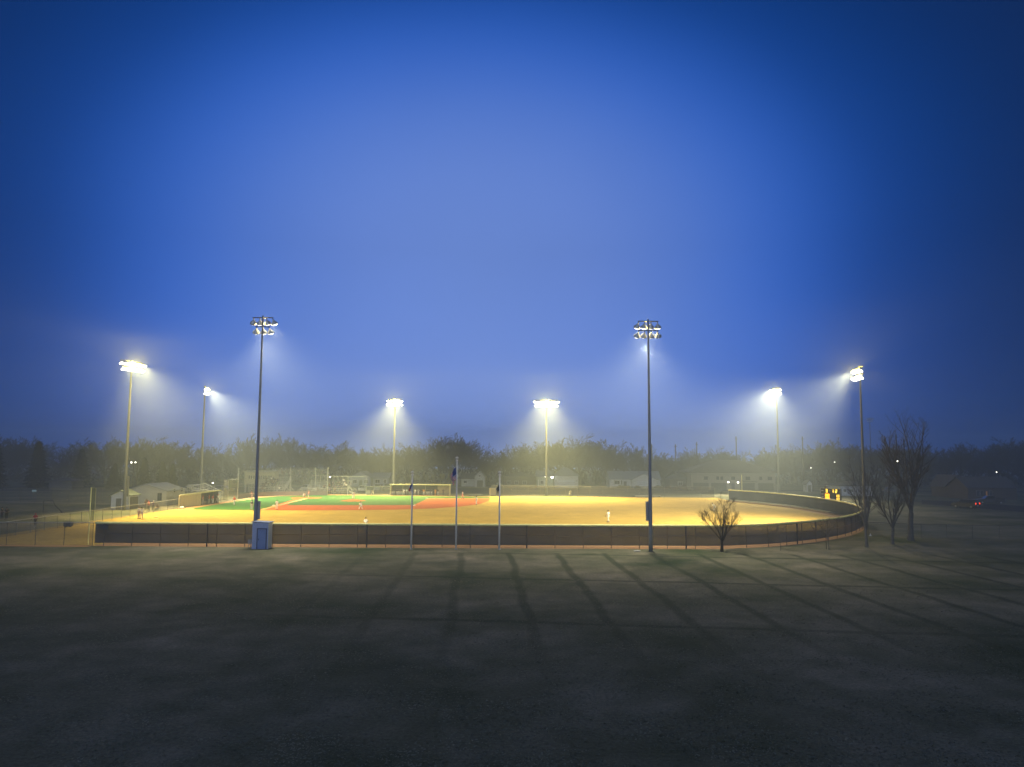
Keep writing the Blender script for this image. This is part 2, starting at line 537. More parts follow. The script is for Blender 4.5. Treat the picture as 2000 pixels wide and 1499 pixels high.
# gravel and paved parts
sheet('gravel_path', [(-76, 150), (-62.2, 141), (-62.2, 164), (-66, 175), (-76, 175), (-80, 160)], .004, M_gravel)
sheet('footpath', [(-150, 166), (-79.5, 152.5), (-79.5, 155), (-150, 169)], .008, M_gravel, 'pale path crossing the left lawn')
sheet('parking_lot', [(-140, 205), (0, 205), (0, 232), (-140, 232)], .004, M_asphalt)
sheet('far_road', [(-300, 232.5), (300, 232.5), (300, 240), (-300, 240)], .008, M_asphalt)
rd = [G(1800, 986), G(1860, 989), G(2000, 1001), G(2150, 1013)]
rd2 = [G(2150, 1000), G(2000, 989), G(1860, 980), G(1800, 977)]
sheet('side_road', rd + rd2, .008, M_asphalt)
ce = [(p[0], p[1] - .9) for p in rd]
sheet('pale_road_edge', [(p[0], p[1] - .1) for p in rd] + ce[::-1], .012, M_gravel)
sheet('dirt_by_fence', [(-61, 83.6), (-44.5, 83.4), (-44.5, 81.9), (-61, 82.2)], .012, M_track)
# ---------------------------------------------------------------- outfield fence with windscreen
fence = empty('outfield_fence', (0, 0, 0), 'long outfield fence with brown windscreen and yellow cap', 'fence')
# windscreen: sheet a little in front of the posts, bottom edge above the ground
def strip_mesh(name, line, z0, z1, m, parent, sag=0.0, step=1):
    vs = []; fs = []
    n = len(line)
    for i, p in enumerate(line):
        s_ = sag * math.sin(i * 1.3) * .5 + sag * math.sin(i * .37 + 1)
        vs.append((p.x, p.y, z0 + s_)); vs.append((p.x, p.y, z1))
    for i in range(n - 1):
        fs.append((2 * i, 2 * i + 2, 2 * i + 3, 2 * i + 1))
    me = bpy.data.meshes.new(name); me.from_pydata(vs, [], fs); me.materials.append(m)
    return link(name, me, parent)
FLV = FL
strip_mesh('windscreen', FLV, .33, 2.36, M_screen, fence, .02)
strip_mesh('wire_mesh', offset(FLV, .05), .03, 2.36, M_wire, fence)
mb = MB()
rnd = random.Random(4)
pts = [(p.x, p.y, FENCE_H - .03 + rnd.uniform(-.012, .012)) for p in FLV]
mb.tube(pts, .125, 8)
mb.build('yellow_cap', M_yellow, fence, True)
mb = MB(); mb.tube([(p.x, p.y, 1.28) for p in offset(FLV, -.04)], .035, 6); mb.build('middle_rail', M_post, fence)
mb = MB(); mb.tube([(p.x, p.y, .34) for p in offset(FLV, -.03)], .03, 6); mb.build('bottom_wire', M_dark, fence)
pm = MB().tube([(0, 0, 0), (0, 0, 2.36)], .038, 6).mesh('post', M_post)
pm2 = MB().tube([(0, 0, 0), (0, 0, 2.36)], .07, 6).mesh('post', M_dark)
OFF = offset(FLV, -.075)
for i in range(1, len(OFF), 3):
    o = link('post', pm, fence); o.location = (OFF[i].x, OFF[i].y, 0)
for px in (466, 743, 1019, 1291, 1511):
    x_ = G(px, 1050)[0]
    q = min(OFF, key=lambda p: abs(p.x - x_) + (100 if p.y > 90 and px < 1400 else 0) + p.y * .01)
    o = link('post', pm2, fence); o.location = (q.x, q.y - .05, 0)
    tag(o, 'thick dark seam post of the windscreen')
# small dark plaque hung at the left end of the screen
q = G(202, 1030, 2.0)
tag(MB().box(0, 0, 0, 1.0, .03, .55).build('fence_board', M_dark), 'small blank dark board hung at the left end of the windscreen', 'board').location = (P(202, 1030, 82.9)[0], 82.9, 2.0)

def wire_fence(name, line, h, spacing, label, rail=M_rail, post=M_post, group=None, capr=.03, dense=M_wire):
    root = empty(name, (line[0][0], line[0][1], 0), label, 'fence', group)
    o0 = Vector((line[0][0], line[0][1]))
    L = []
    for a, b in zip(line, line[1:]):
        a = Vector(a) - o0; b = Vector(b) - o0
        n = max(1, round((b - a).length / spacing))
        L += [a + (b - a) * i / n for i in range(n)]
    L.append(Vector(line[-1]) - o0)
    strip_mesh('wire_mesh', L, .03, h - .02, dense, root)
    MB().tube([(p.x, p.y, h) for p in L], capr, 6).build('top_rail', rail, root)
    me = MB().tube([(0, 0, 0), (0, 0, h)], .032, 6).mesh('post', post)
    for p in L:
        o = link('post', me, root); o.location = (p.x, p.y, 0)
    return root
wire_fence('chain_link_fence', [(-75, 82.9), (-44.6, 83.2)], 2.42, 3.05, 'tall bare chain link fence left of the windscreen', M_rail, M_post, capr=.04)
wire_fence('chain_link_fence', [G(0, 1051), G(200, 1018), G(300, 1002), G(352, 993)], 1.75, 3.0, 'chain link fence slanting back along the left foul line', M_rail, mat('galv_post', (.16, .17, .16), .6, .1))
wire_fence('chain_link_fence', [G(1696, 1046), G(1800, 1051), G(1900, 1053), G(2060, 1055)], 1.65, 3.0, 'low chain link fence behind the three bare trees at right', M_post, M_post)
wire_fence('chain_link_fence', [(-70, 158), (-90, 152), (-120, 156), (-160, 165)], 3.2, 3.2, 'tall dark chain link fence at the back of the left lawn', M_dark, M_dark)
wire_fence('chain_link_fence', [(-5, 192.3), (50, 191.3)], 2.6, 3.0, 'tall chain link fence along the far right foul line', mat('dull_rail', (.3, .31, .31), .6, .1), mat('galv_post', (.16, .17, .16)), dense=see_through('far_wire', (.14, .145, .15), .5))

# foul poles
def foul_pole(px, py, ptop, side, label, white_base):
    x, y = G(px, py)
    z = P(px, ptop, y)[1]
    root = empty('foul_pole', (x, y, 0), label, 'foul pole', 'foul poles')
    MB().tube([(0, 0, 1.3 if white_base else 0), (0, 0, z)], .06, 8).build('pole', M_yellow, root)
    if white_base:
        MB().tube([(0, 0, 0), (0, 0, 1.3)], .08, 8).build('pole_base', M_white, root)
    if side:
        z0 = z * .42
        mb = MB()
        mb.tube([(0, 0, z - .05), (side * .52, 0, z - .05), (side * .52, 0, z0), (0, 0, z0)], .015, 5)
        mb.build('wing_frame', M_yellow, root)
        me = bpy.data.meshes.new('wing_mesh'); me.from_pydata([(.05 * side, 0, z0), (.5 * side, 0, z0), (.5 * side, 0, z - .06), (.05 * side, 0, z - .06)], [], [(0, 1, 2, 3)])
        me.materials.append(see_through('yellow_wire', (.5, .45, .1), .4)); link('wing_mesh', me, root)
foul_pole(172, 1064, 952.5, 1, 'thin yellow foul pole with mesh wing at the left field corner', False)
foul_pole(1449.5, 974, 927.5, 0, 'thick yellow foul pole with white foot at the far right corner', True)

# ---------------------------------------------------------------- floodlight poles
def bowl_mesh():
    prof = [(.05, 0), (.09, .10), (.15, .22), (.30, .36), (.36, .50), (.365, .56)]
    vs = []; fs = []; n = 16
    for r_, z_ in prof:
        for k in range(n):
            t = 2 * PI * k / n
            vs.append((r_ * math.cos(t), r_ * math.sin(t), -z_))
    for j in range(len(prof) - 1):
        for k in range(n):
            fs.append((j * n + k, j * n + (k + 1) % n, (j + 1) * n + (k + 1) % n, (j + 1) * n + k))
    fs.append(tuple(range(n)))
    return MB().add(vs, fs).mesh('lamp_head', M_alu, True)
def lens_mesh():
    vs = []; fs = []; n = 16
    prof = [(.345, -.50), (.30, -.60), (.16, -.66), (.0, -.68)]
    for r_, z_ in prof[:3]:
        for k in range(n):
            t = 2 * PI * k / n
            vs.append((r_ * math.cos(t), r_ * math.sin(t), z_))
    vs.append((0, 0, -.68))
    for j in range(2):
        for k in range(n):
            fs.append((j * n + k, j * n + (k + 1) % n, (j + 1) * n + (k + 1) % n, (j + 1) * n + k))
    for k in range(n):
        fs.append((2 * n + k, 2 * n + (k + 1) % n, 3 * n))
    return MB().add(vs, fs).mesh('lens', M_lens, True)
BOWL = bowl_mesh(); LENS = lens_mesh()
KNUCKLE = MB().tube([(0, 0, 0), (0, .10, -.16)], [.035, .05], 6).mesh('knuckle', M_dark)
LIGHTC = (1.0, .87, .52)
WARM = (1.0, .81, .33)
POLES = []
def flood_pole(base, top, rows, spacing, aim, label, power, spill, facing, dia=(.25, .10), box=None, cone=100, down=54, beamcol=LIGHTC, hs=1.0, lit=True, spread=30, nb=2, under=0, bdir=None):
    
    x, y = G(*base)
    z = P(top[0], top[1], y)[1]
    root = empty('floodlight_pole', (x, y, 0), label, 'floodlight pole', 'floodlight poles round the ball field')
    ax, ay = aim
    rz = math.atan2(ay - y, ax - x) - PI / 2 if facing is None else facing      # local +y looks at the field
    n = 10
    MB().tube([(0, 0, z * i / n) for i in range(n + 1)], [dia[0] + (dia[1] - dia[0]) * i / n for i in range(n + 1)], 12).build('pole', M_steel if under else M_farpole, root, True)
    if box:
        d_, z0, z1 = box
        MB().box(d_, 0, (z0 + z1) / 2, .24, .24, z1 - z0).box(d_ * .5, 0, z0 + .3, abs(d_), .06, .06).box(d_ * .5, 0, z1 - .3, abs(d_), .06, .06).build('ballast_box', M_steel if under else M_farpole, root)
    rr = random.Random(int(base[0]))
    rot = Matrix.Rotation(rz, 3, 'Z')
    for ri, cnt in enumerate(rows):
        zz = z - .22 - ri * 1.0 * hs
        half = spacing * (cnt - 1) / 2
        a = rot @ Vector((-half - .1, 0, 0)); b = rot @ Vector((half + .1, 0, 0))
        MB().tube([(a.x, a.y, zz), (b.x, b.y, zz)], .055, 6).build('crossarm', M_dark if cnt else M_dark, root)
        for k in range(cnt):
            u = -half + spacing * k
            p = rot @ Vector((u, .06, 0))
            yaw = rz - R(spread) * u / max(half, .1) * .8 + R(rr.uniform(-6, 6))
            tilt = R(rr.uniform(28, 40))
            kn = link('bracket', KNUCKLE, root); kn.location = (p.x, p.y, zz); kn.rotation_euler = (0, 0, yaw); kn.scale = (hs, hs, hs)
            h = link('lamp_head', BOWL, root)
            pk = Matrix.Rotation(yaw, 3, 'Z') @ Vector((0, .10 * hs, -.16 * hs))
            h.location = (p.x + pk.x, p.y + pk.y, zz + pk.z)
            h.rotation_euler = (Matrix.Rotation(yaw, 3, 'Z') @ Matrix.Rotation(tilt, 3, 'X')).to_euler()
            h.scale = (hs, hs, hs)
            if lit: link('lens', LENS, h)
    if lit:
        fz = rot @ Vector((0, 1.0, 0))
        half0 = spacing * (max(rows) - 1) / 2
        us = [0] if nb == 1 else [half0 * .75 * (2 * i / (nb - 1) - 1) for i in range(nb)]
        ld = bpy.data.lights.new('lamp_beam', 'SPOT')
        ld.energy = power / nb; ld.color = beamcol
        ld.spot_size = R(cone); ld.spot_blend = 1.0; ld.shadow_soft_size = .25
        for i, u in enumerate(us):
            q_ = rot @ Vector((u, 1.15, 0))
            lo = bpy.data.objects.new('lamp_beam', ld); col.objects.link(lo); lo.parent = root
            lo.location = (q_.x, q_.y, z - .95 * hs)
            lo.rotation_euler = (Matrix.Rotation(rz if bdir is None else bdir, 3, 'Z') @ Matrix.Rotation(R(90 - down), 3, 'X')).to_euler()
        if under:
            l3 = bpy.data.lights.new('lamp_downlight', 'SPOT'); l3.energy = under; l3.color = (1.0, .9, .66); l3.spot_size = R(140); l3.spot_blend = 1.0; l3.shadow_soft_size = .5
            o3 = bpy.data.objects.new('lamp_downlight', l3); col.objects.link(o3); o3.parent = root
            o3.location = (fz.x * 1.1, fz.y * 1.1, z - 2.4)
        if spill:
            l2 = bpy.data.lights.new('lamp_spill', 'POINT'); l2.energy = spill; l2.color = (1.0, .74, .13); l2.shadow_soft_size = .3
            o2 = bpy.data.objects.new('lamp_spill', l2); col.objects.link(o2); o2.parent = root
            o2.location = (fz.x * .8, fz.y * .8, z - .75 * hs)
    return root
AIM = (-8, 140)
PW = 275000
SP = 15000
flood_pole((497, 1068.6), (510, 617), (4, 3), .68, (-26, 140), 'tall near floodlight pole behind the small blue shed', PW * .32, 1200, 0, (.22, .085), (.34, 2.9, 4.8), down=42, cone=92, under=26000)
flood_pole((1271, 1077), (1265, 624), (4, 4), .66, (14, 150), 'tall near floodlight pole in front of the windscreen, right of the flagpoles', PW * .30, 1200, None, (.22, .085), (-.34, 3.1, 5.1), down=42, cone=92, under=26000)
flood_pole((242, 997), (252, 704), (8, 7), .72, AIM, 'floodlight pole standing at the small white shed', PW * .75, SP * 1.7, R(-108), (.30, .13), (.5, 2.4, 5.9), nb=3, down=58, cone=100, beamcol=WARM)
flood_pole((391, 975), (402, 754), (5, 5), .7, AIM, 'floodlight pole behind the long dugout with railings', PW * .85, SP * .8, R(-80), (.30, .13), (.45, 2, 4.3))
flood_pole((768, 966), (770, 778), (6, 6), .64, AIM, 'floodlight pole behind the far dugout with a row of players', PW, SP * 1.3, R(180), (.32, .15), None, nb=3, down=60, cone=98, beamcol=WARM)
flood_pole((1067, 968), (1067, 780), (9, 8), .72, AIM, 'floodlight pole with the widest row of lamps, standing in front of the garage', PW * 1.15, SP * 2.0, R(180), (.30, .15), None, nb=4, down=60, cone=98, beamcol=WARM)
flood_pole((1522, 967), (1516, 757), (5, 5), .7, AIM, 'floodlight pole beyond the yellow capped fence in front of the long building', PW * 1.05, SP * .8, R(122), (.30, .13), (-.45, .9, 3.3), down=46, cone=100, bdir=R(143))
flood_pole((1691, 1035), (1682, 715), (5, 5), .66, AIM, 'floodlight pole at the curve of the fence behind a bare tree', PW * .72, SP * .55, R(84), (.22, .10), (.34, 3.0, 4.3), down=42, cone=96, bdir=R(50))
# dead one far behind
flood_pole((1703, 938), (1697, 816), (4, 3), .8, AIM, 'unlit old light pole rising from the far trees at right', 0, 0, R(170), (.25, .12), None, lit=False)
# ---------------------------------------------------------------- bare trees
M_bark = mat('dark_bark', (.020, .018, .016), .9, .3, 3)
M_bark2 = mat('grey_bark', (.12, .115, .11), .9, .3, 3)
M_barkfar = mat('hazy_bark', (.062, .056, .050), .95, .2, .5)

def grow(seed, H, trunk_h, r0, limbs, spread, levels, kids, upturn=.25, wob=.12, env=None, lmin=.25, tw=.010, start=None, decay=.62, side=0.0, kang=32, limb_len=None):
    """returns (trunk paths, crown paths): each a list of (points, radii)"""
    rn = random.Random(seed)
    trunk = []; crown = []
    pts = [Vector((0, 0, 0))]; rs = [r0 * 1.35]
    d = Vector((rn.uniform(-.04, .04), rn.uniform(-.04, .04), 1)).normalized()
    n = 5
    for i in range(n):
        pts.append(pts[-1] + d * trunk_h / n)
        rs.append(r0 * (1 - .18 * (i + 1) / n))
        d = (d + Vector((rn.uniform(-.05, .05), rn.uniform(-.05, .05), 0))).normalized()
    trunk.append((pts, rs))
    top = pts[-1]
    def branch(p, d, L, r, lv):
        if L < lmin: return
        seg = 6 if lv == 0 else (4 if lv < levels - 1 else 2)
        P_ = [p.copy()]; Rr = [r]
        endr = max(tw, r * (.25 if lv == 0 else .3))
        dirs = [d]
        for i in range(seg):
            up = upturn * (1 - d.z)
            d = (d + Vector((rn.gauss(0, wob), rn.gauss(0, wob), rn.gauss(0, wob * .6) + up / seg * 2))).normalized()
            p = p + d * (L / seg)
            if env and not env(p): 
                if i == 0: return
                break
            P_.append(p.copy()); dirs.append(d)
            Rr.append(r + (endr - r) * (i + 1) / seg)
        crown.append((P_, Rr))
        if lv >= levels: return
        k = kids[min(lv, len(kids) - 1)]
        m = len(P_) - 1
        for j in range(k):
            f = .22 + .78 * (j + rn.random()) / k
            q = f * m; i = min(int(q), m - 1); t_ = q - i
            bp = P_[i].lerp(P_[i + 1], t_)
            dd = dirs[i + 1]
            ax = dd.orthogonal().normalized()
            ax.rotate(Quaternion(dd, rn.uniform(0, 2 * PI)))
            nd = dd.copy(); nd.rotate(Quaternion(ax, R(rn.gauss(kang, 9))))
            rr = (Rr[i] + (Rr[i + 1] - Rr[i]) * t_)
            branch(bp, nd, L * decay * rn.uniform(.7, 1.15) * (1.15 - .45 * f), max(tw, rr * .56), lv + 1)
    for k in range(limbs):
        a = 2 * PI * (k + rn.uniform(-.25, .25)) / limbs + side
        s = spread * rn.uniform(.55, 1.15) if k else spread * .15
        dd = Vector((math.sin(s) * math.cos(a), math.sin(s) * math.sin(a), math.cos(s)))
        st = pts[-1] if k < limbs * .6 else pts[-2].lerp(pts[-1], rn.random())
        LL = (limb_len or (H - trunk_h)) * rn.uniform(.8, 1.0) / (1 if k else .98)
        branch(st.copy(), dd, LL, r0 * (.50 if k < 3 else .36), 0)
    return trunk, crown

def paths_mb(paths, thick=.035):
    mb = MB()
    for p, r in paths:
        mb.tube(p, r, 7 if max(r) > .12 else (5 if max(r) > thick else 3), cap=False)
    return mb

def near_tree(px, py, ptop, label, seed, group=None, m=None, **kw):
    x, y = G(px, py)
    H = P(px, ptop, y)[1]
    root = empty('bare_tree', (x, y, 0), label, 'tree', group)
    er = kw.pop('er', None)
    if er: kw['env'] = lambda p: (p.x / er) ** 2 + (p.y / er) ** 2 + ((p.z - H * .60) / (H * .52)) ** 2 < 1.0 + .25 * math.sin(p.x * 5 + p.z * 3) * math.cos(p.y * 4)
    tr, cr_ = grow(seed, H, **kw)
    zmax = max(p.z for q, _ in cr_ for p in q)
    s = H / zmax
    for ps in (tr, cr_):
        for q, _ in ps:
            for p in q: p *= s
    mm = m or M_bark
    paths_mb(tr).build('trunk', mm, root, True)
    paths_mb(cr_, .02).build('crown', mm, root, True)
    return root

near_tree(1410, 1078, 958, 'round crowned bare tree standing alone before the windscreen', 11, trunk_h=1.45, r0=.165, limbs=7, spread=R(44), levels=4, kids=(7, 6, 5, 3), upturn=.32, wob=.12, tw=.0045, decay=.60, kang=27, limb_len=4.3)
near_tree(1525, 1076, 1016, 'thin bare sapling just right of the round bare tree', 5, trunk_h=1.2, r0=.035, limbs=5, spread=R(34), levels=2, kids=(6, 4), upturn=.1, tw=.005, m=M_bark2)
near_tree(1619, 1074, 1004, 'small bare sapling with a stake beside it', 8, trunk_h=1.3, r0=.05, limbs=6, spread=R(34), levels=3, kids=(5, 4, 3), upturn=.1, tw=.005, m=M_bark2)
near_tree(1693, 1069, 888, 'narrow bare tree in front of the rightmost lit floodlight pole', 21, trunk_h=2.1, r0=.17, limbs=7, spread=R(17), levels=4, kids=(9, 6, 4, 3), upturn=.35, wob=.06, tw=.005, decay=.40, kang=30, er=2.2, m=M_bark2)
near_tree(1743, 1063, 912, 'middle bare tree of the three standing close together at right', 33, trunk_h=1.9, r0=.19, limbs=9, spread=R(27), levels=4, kids=(9, 6, 5, 3), upturn=.4, wob=.08, tw=.005, decay=.42, kang=30, er=2.3, m=M_bark2)
near_tree(1779, 1056, 794, 'tallest bare tree, rightmost of the three at right', 42, trunk_h=3.4, r0=.34, limbs=9, spread=R(22), levels=4, kids=(9, 6, 4, 3), upturn=.45, wob=.08, tw=.006, decay=.40, kang=34, er=3.5, m=M_bark2)
x_, y_ = G(1614, 1073)
tag(MB().tube([(0, 0, 0), (0, 0, 1.5)], .03, 5).build('tree_stake', M_bark), 'thin stake beside the small bare sapling', 'stake').location = (x_, y_, 0)

# far bare trees: six kinds, copied
PROTO = []
for k in range(7):
    kw = [dict(trunk_h=3.2, r0=.30, limbs=8, spread=R(46), kids=(8, 6, 4), upturn=.3, kang=38),
          dict(trunk_h=2.6, r0=.34, limbs=9, spread=R(52), kids=(8, 6, 5), upturn=.35, kang=34),
          dict(trunk_h=4.5, r0=.28, limbs=7, spread=R(26), kids=(9, 6, 4), upturn=.3, kang=32),
          dict(trunk_h=3.0, r0=.36, limbs=10, spread=R(58), kids=(8, 7, 4), upturn=.25, kang=42),
          dict(trunk_h=3.8, r0=.30, limbs=8, spread=R(38), kids=(9, 6, 4), upturn=.4, kang=36),
          dict(trunk_h=2.2, r0=.26, limbs=10, spread=R(48), kids=(9, 7, 4), upturn=.3, kang=40),
          dict(trunk_h=3.6, r0=.30, limbs=9, spread=R(44), kids=(10, 7, 5), upturn=.45, kang=30)][k]
    tr, cr_ = grow(100 + k, 14, levels=3, wob=.13, tw=.028, decay=.5, **kw)
    zm = max(p.z for q, _ in cr_ for p in q)
    for ps in (tr, cr_):
        for q, _ in ps:
            for p in q: p *= 1 / zm
        for i, (q, r_) in enumerate(ps): ps[i] = (q, [v / 14 for v in r_])
    tm = MB(); cm = MB()
    for p, r in tr: tm.tube(p, r, 6, False)
    for p, r in cr_: cm.tube(p, r, 3, False)
    PROTO.append((tm.mesh('trunk', M_barkfar), cm.mesh('crown', M_barkfar), cm))
ADJ = ['broad', 'round', 'tall narrow', 'wide spreading', 'upright', 'low dense', 'fan shaped']
rt = random.Random(77)
WHERE = [(0, 'house'),]
def landmark(px):
    L = [(30, 'at the far left edge of the picture'), (115, 'right of the dark spruce at far left'), (215, 'behind the leftmost lit pole'), (300, 'behind the tan building'), (380, 'between the tan building and the second lit pole'),
         (465, 'behind the dugout stands'), (560, 'behind the press box'), (650, 'behind the middle stands'), (745, 'behind the blue roofed house'), (850, 'behind the far dugout'), (930, 'behind the middle flagpole'),
         (1040, 'behind the low ranch house'), (1160, 'behind the double garage'), (1290, 'behind the white gabled house'), (1430, 'behind the left half of the long building'), (1535, 'behind the right half of the long building'),
         (1680, 'behind the scoreboard'), (1760, 'behind the old unlit light pole'), (1870, 'behind the tallest near tree'), (2100, 'behind the car at far right')]
    for x, s in L:
        if px <= x: return s
    return L[-1][1]
TOPS = [(-30, 842, 0), (8, 846, 1), (38, 849, 5), (118, 884, 1), (142, 868, 4), (178, 862, 2), (208, 850, 0), (240, 857, 4), (272, 852, 2), (300, 849, 3), (334, 853, 0), (372, 878, 5), (402, 868, 2), (432, 864, 1), (460, 880, 5), (489, 846, 6), (520, 850, 2), (556, 846, 6),
        (592, 858, 0), (624, 864, 3), (655, 860, 4), (690, 868, 1), (724, 872, 5), (758, 864, 0), (795, 870, 3), (830, 864, 2), (880, 844, 6), (920, 858, 4), (948, 878, 5), (985, 866, 0), (1022, 862, 2),
        (1056, 860, 3), (1092, 854, 6), (1132, 845, 3), (1166, 858, 1), (1196, 868, 4), (1236, 864, 6), (1268, 874, 0), (1296, 888, 5), (1328, 872, 1), (1364, 874, 0), (1398, 870, 3), (1424, 878, 5), (1458, 890, 0),
        (1486, 878, 2), (1520, 868, 4), (1552, 866, 3), (1588, 868, 6), (1622, 854, 1), (1654, 872, 5), (1684, 866, 0), (1722, 862, 6), (1758, 862, 3), (1796, 868, 4), (1836, 872, 1), (1872, 862, 2), (1904, 884, 5), (1934, 880, 0), (1966, 852, 3), (2002, 848, 1), (2040, 850, 0)]
used_lab = {}
for i, (px, pt, k) in enumerate(TOPS):
    Y = rt.uniform(262, 288)
    x, zt = P(px, pt, Y)
    root = empty('bare_tree', (x, Y, 0), None, 'tree', 'bare trees of the far treeline', rt.uniform(0, 6))
    key = landmark(px)
    lab = 'hazy %s bare tree %s' % (ADJ[k], key)
    if len(lab.split()) > 12: key = key.replace('the ', '')
    lab = 'hazy %s bare tree %s' % (ADJ[k], key)
    if lab in used_lab: lab = 'hazy %s bare tree %s, %s of its twin' % (ADJ[k], key, 'right')
    used_lab[lab] = 1
    root['label'] = lab
    w = zt * rt.uniform(.95, 1.2) * (1.1 if k in (1, 3) else 1)
    root.scale = (w, w, zt)
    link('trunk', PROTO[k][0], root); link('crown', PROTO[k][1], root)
# farther wood: one unbroken mass
wood = MB()
for i in range(105):
    px = -120 + i * 22 + rt.uniform(-10, 10)
    Y = rt.uniform(292, 330)
    # follow the treeline but lower
    pt = min(TOPS, key=lambda q: abs(q[0] - px))[1] + rt.uniform(4, 22)
    x, zt = P(px, pt, Y)
    cmb = PROTO[rt.choice((1, 3, 5, 0))][2]
    a = rt.uniform(0, 6); w = zt * rt.uniform(1.1, 1.5)
    ca, sa = math.cos(a) * w, math.sin(a) * w
    wood.add([(x + v[0] * ca - v[1] * sa, Y + v[0] * sa + v[1] * ca, v[2] * zt) for v in cmb.v[::1]], cmb.f)
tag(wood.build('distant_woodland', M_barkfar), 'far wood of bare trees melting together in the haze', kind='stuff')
# brush under the far trees
bm_ = MB()
rb = random.Random(9)
for i in range(2600):
    x = rb.uniform(-230, 230); y = rb.uniform(268, 300); h = rb.uniform(1.5, 5.5)
    for j in range(3):
        a = rb.uniform(0, 6.28); l = rb.uniform(.4, 1.3)
        dx, dy = math.cos(a) * l, math.sin(a) * l
        z = rb.uniform(0, h)
        bm_.add([(x, y, z), (x + dx, y + dy, z + rb.uniform(.2, 1.0)), (x + dx * .3, y + dy * .3, z + rb.uniform(.8, 1.6))], [(0, 1, 2)])
tag(bm_.build('underbrush', M_barkfar), 'brush under the far trees', kind='stuff')

# evergreens
M_needle = mat('spruce_needles', (.016, .026, .018), .9, .4, 1.5)
M_needle2 = mat('green_cedar', (.035, .052, .026), .9, .35, 1.5)
def evergreen_mesh(seed, wr, m, n=4200, leaf=.05):
    rn = random.Random(seed)
    mb = MB()
    lay = 26
    for i in range(n):
        f = rn.random() ** .8
        z = .06 + .92 * f
        rad = wr * (1 - f) ** .85 * (0.82 + .18 * math.sin(f * lay * PI * .9)) + .006
        a = rn.uniform(0, 2 * PI)
        lob = 1 + .16 * math.sin(a * 5 + f * 11) + .10 * math.sin(a * 9 + f * 23)
        q = rad * lob * (rn.random() ** .38)
        x, y = q * math.cos(a), q * math.sin(a)
        z -= q * .35
        l = leaf * rn.uniform(.6, 1.3)
        d = Vector((math.cos(a), math.sin(a), rn.uniform(-.5, .15))).normalized()
        s = d.cross(Vector((rn.gauss(0, .3), rn.gauss(0, .3), 1))).normalized() * l * .32
        p = Vector((x, y, max(z, .02)))
        mb.add([p - s, p + d * l, p + s, p - d * l * .35 + Vector((0, 0, l * .2))], [(0, 1, 2, 3)])
    return mb.mesh('foliage', m)
EV = [(evergreen_mesh(1, .24, M_needle), 'dark pointed spruce at far left behind the plain fence'),
      (evergreen_mesh(2, .36, M_needle), None), (evergreen_mesh(3, .30, M_needle2), None)]
TRK = MB().tube([(0, 0, 0), (0, 0, .5), (0, 0, .97)], [.022, .012, .003], 7).mesh('trunk', M_bark)
for px, pt, Y, k, lab, wm in [(77, 861, 225, 0, 'dark pointed spruce between two dim bare trees at far left', 1.15), (-8, 852, 215, 0, 'dark spruce cut by the left edge of the picture', 1.1),
                              (161, 876, 230, 1, 'broad dark evergreen left of the leftmost lit pole', .95), (225, 905, 215, 1, 'low dark evergreen behind the leftmost lit pole', 1.1),
                              (283, 893, 205, 2, 'green cedar rising behind the gable of the tan building', 1.0), (318, 900, 204, 2, 'green cedar behind the roof of the tan building, middle of three', 1.0), (338, 905, 206, 2, 'green cedar at the right end of the tan building roof', .9)]:
    x, zt = P(px, pt, Y)
    root = empty('evergreen_tree', (x, Y, 0), lab, 'evergreen tree', 'evergreens', rt.uniform(0, 6))
    root.scale = (zt * wm, zt * wm, zt)
    link('foliage', EV[k][0], root); link('trunk', TRK, root)
# ---------------------------------------------------------------- buildings
M_tan = mat('tan_siding', (.44, .44, .40), .75, .08, 1.0)
M_tan2 = mat('tan_panel', (.46, .38, .24), .8, .12, .8, stretch=(3, 3, .3))
M_wsid = mat('white_siding', (.50, .53, .60), .7, .08, 1.0)
M_bsid = mat('dull_blue_siding', (.28, .32, .42), .7, .1)
M_brick = mat('brown_brick', (.10, .09, .09), .9, .25, 6)
M_roofg = mat('grey_metal_roof', (.24, .27, .34), .6, .1, .6)
M_roofd = mat('dark_shingles', (.09, .09, .10), .9, .25, 3)
M_roofl = mat('pale_shingles', (.22, .25, .30), .9, .2, 3)
M_glass = mat('dark_window_glass', (.03, .035, .045), .15, .2, spec=.5)
M_garage = mat('garage_door_white', (.55, .60, .72), .6, .06)
M_gdark = mat('garage_door_dark', (.07, .07, .075), .7, .2)
M_door = mat('dark_door', (.10, .10, .11), .6, .2)
M_bulb = mat('small_bulb', (1, 1, .95), .3, 0, emit=(1, .95, .8), estr=9)
M_warmwin = mat('warm_lit_window', (.5, .25, .1), .4, .2, emit=(1, .45, .15), estr=.12)

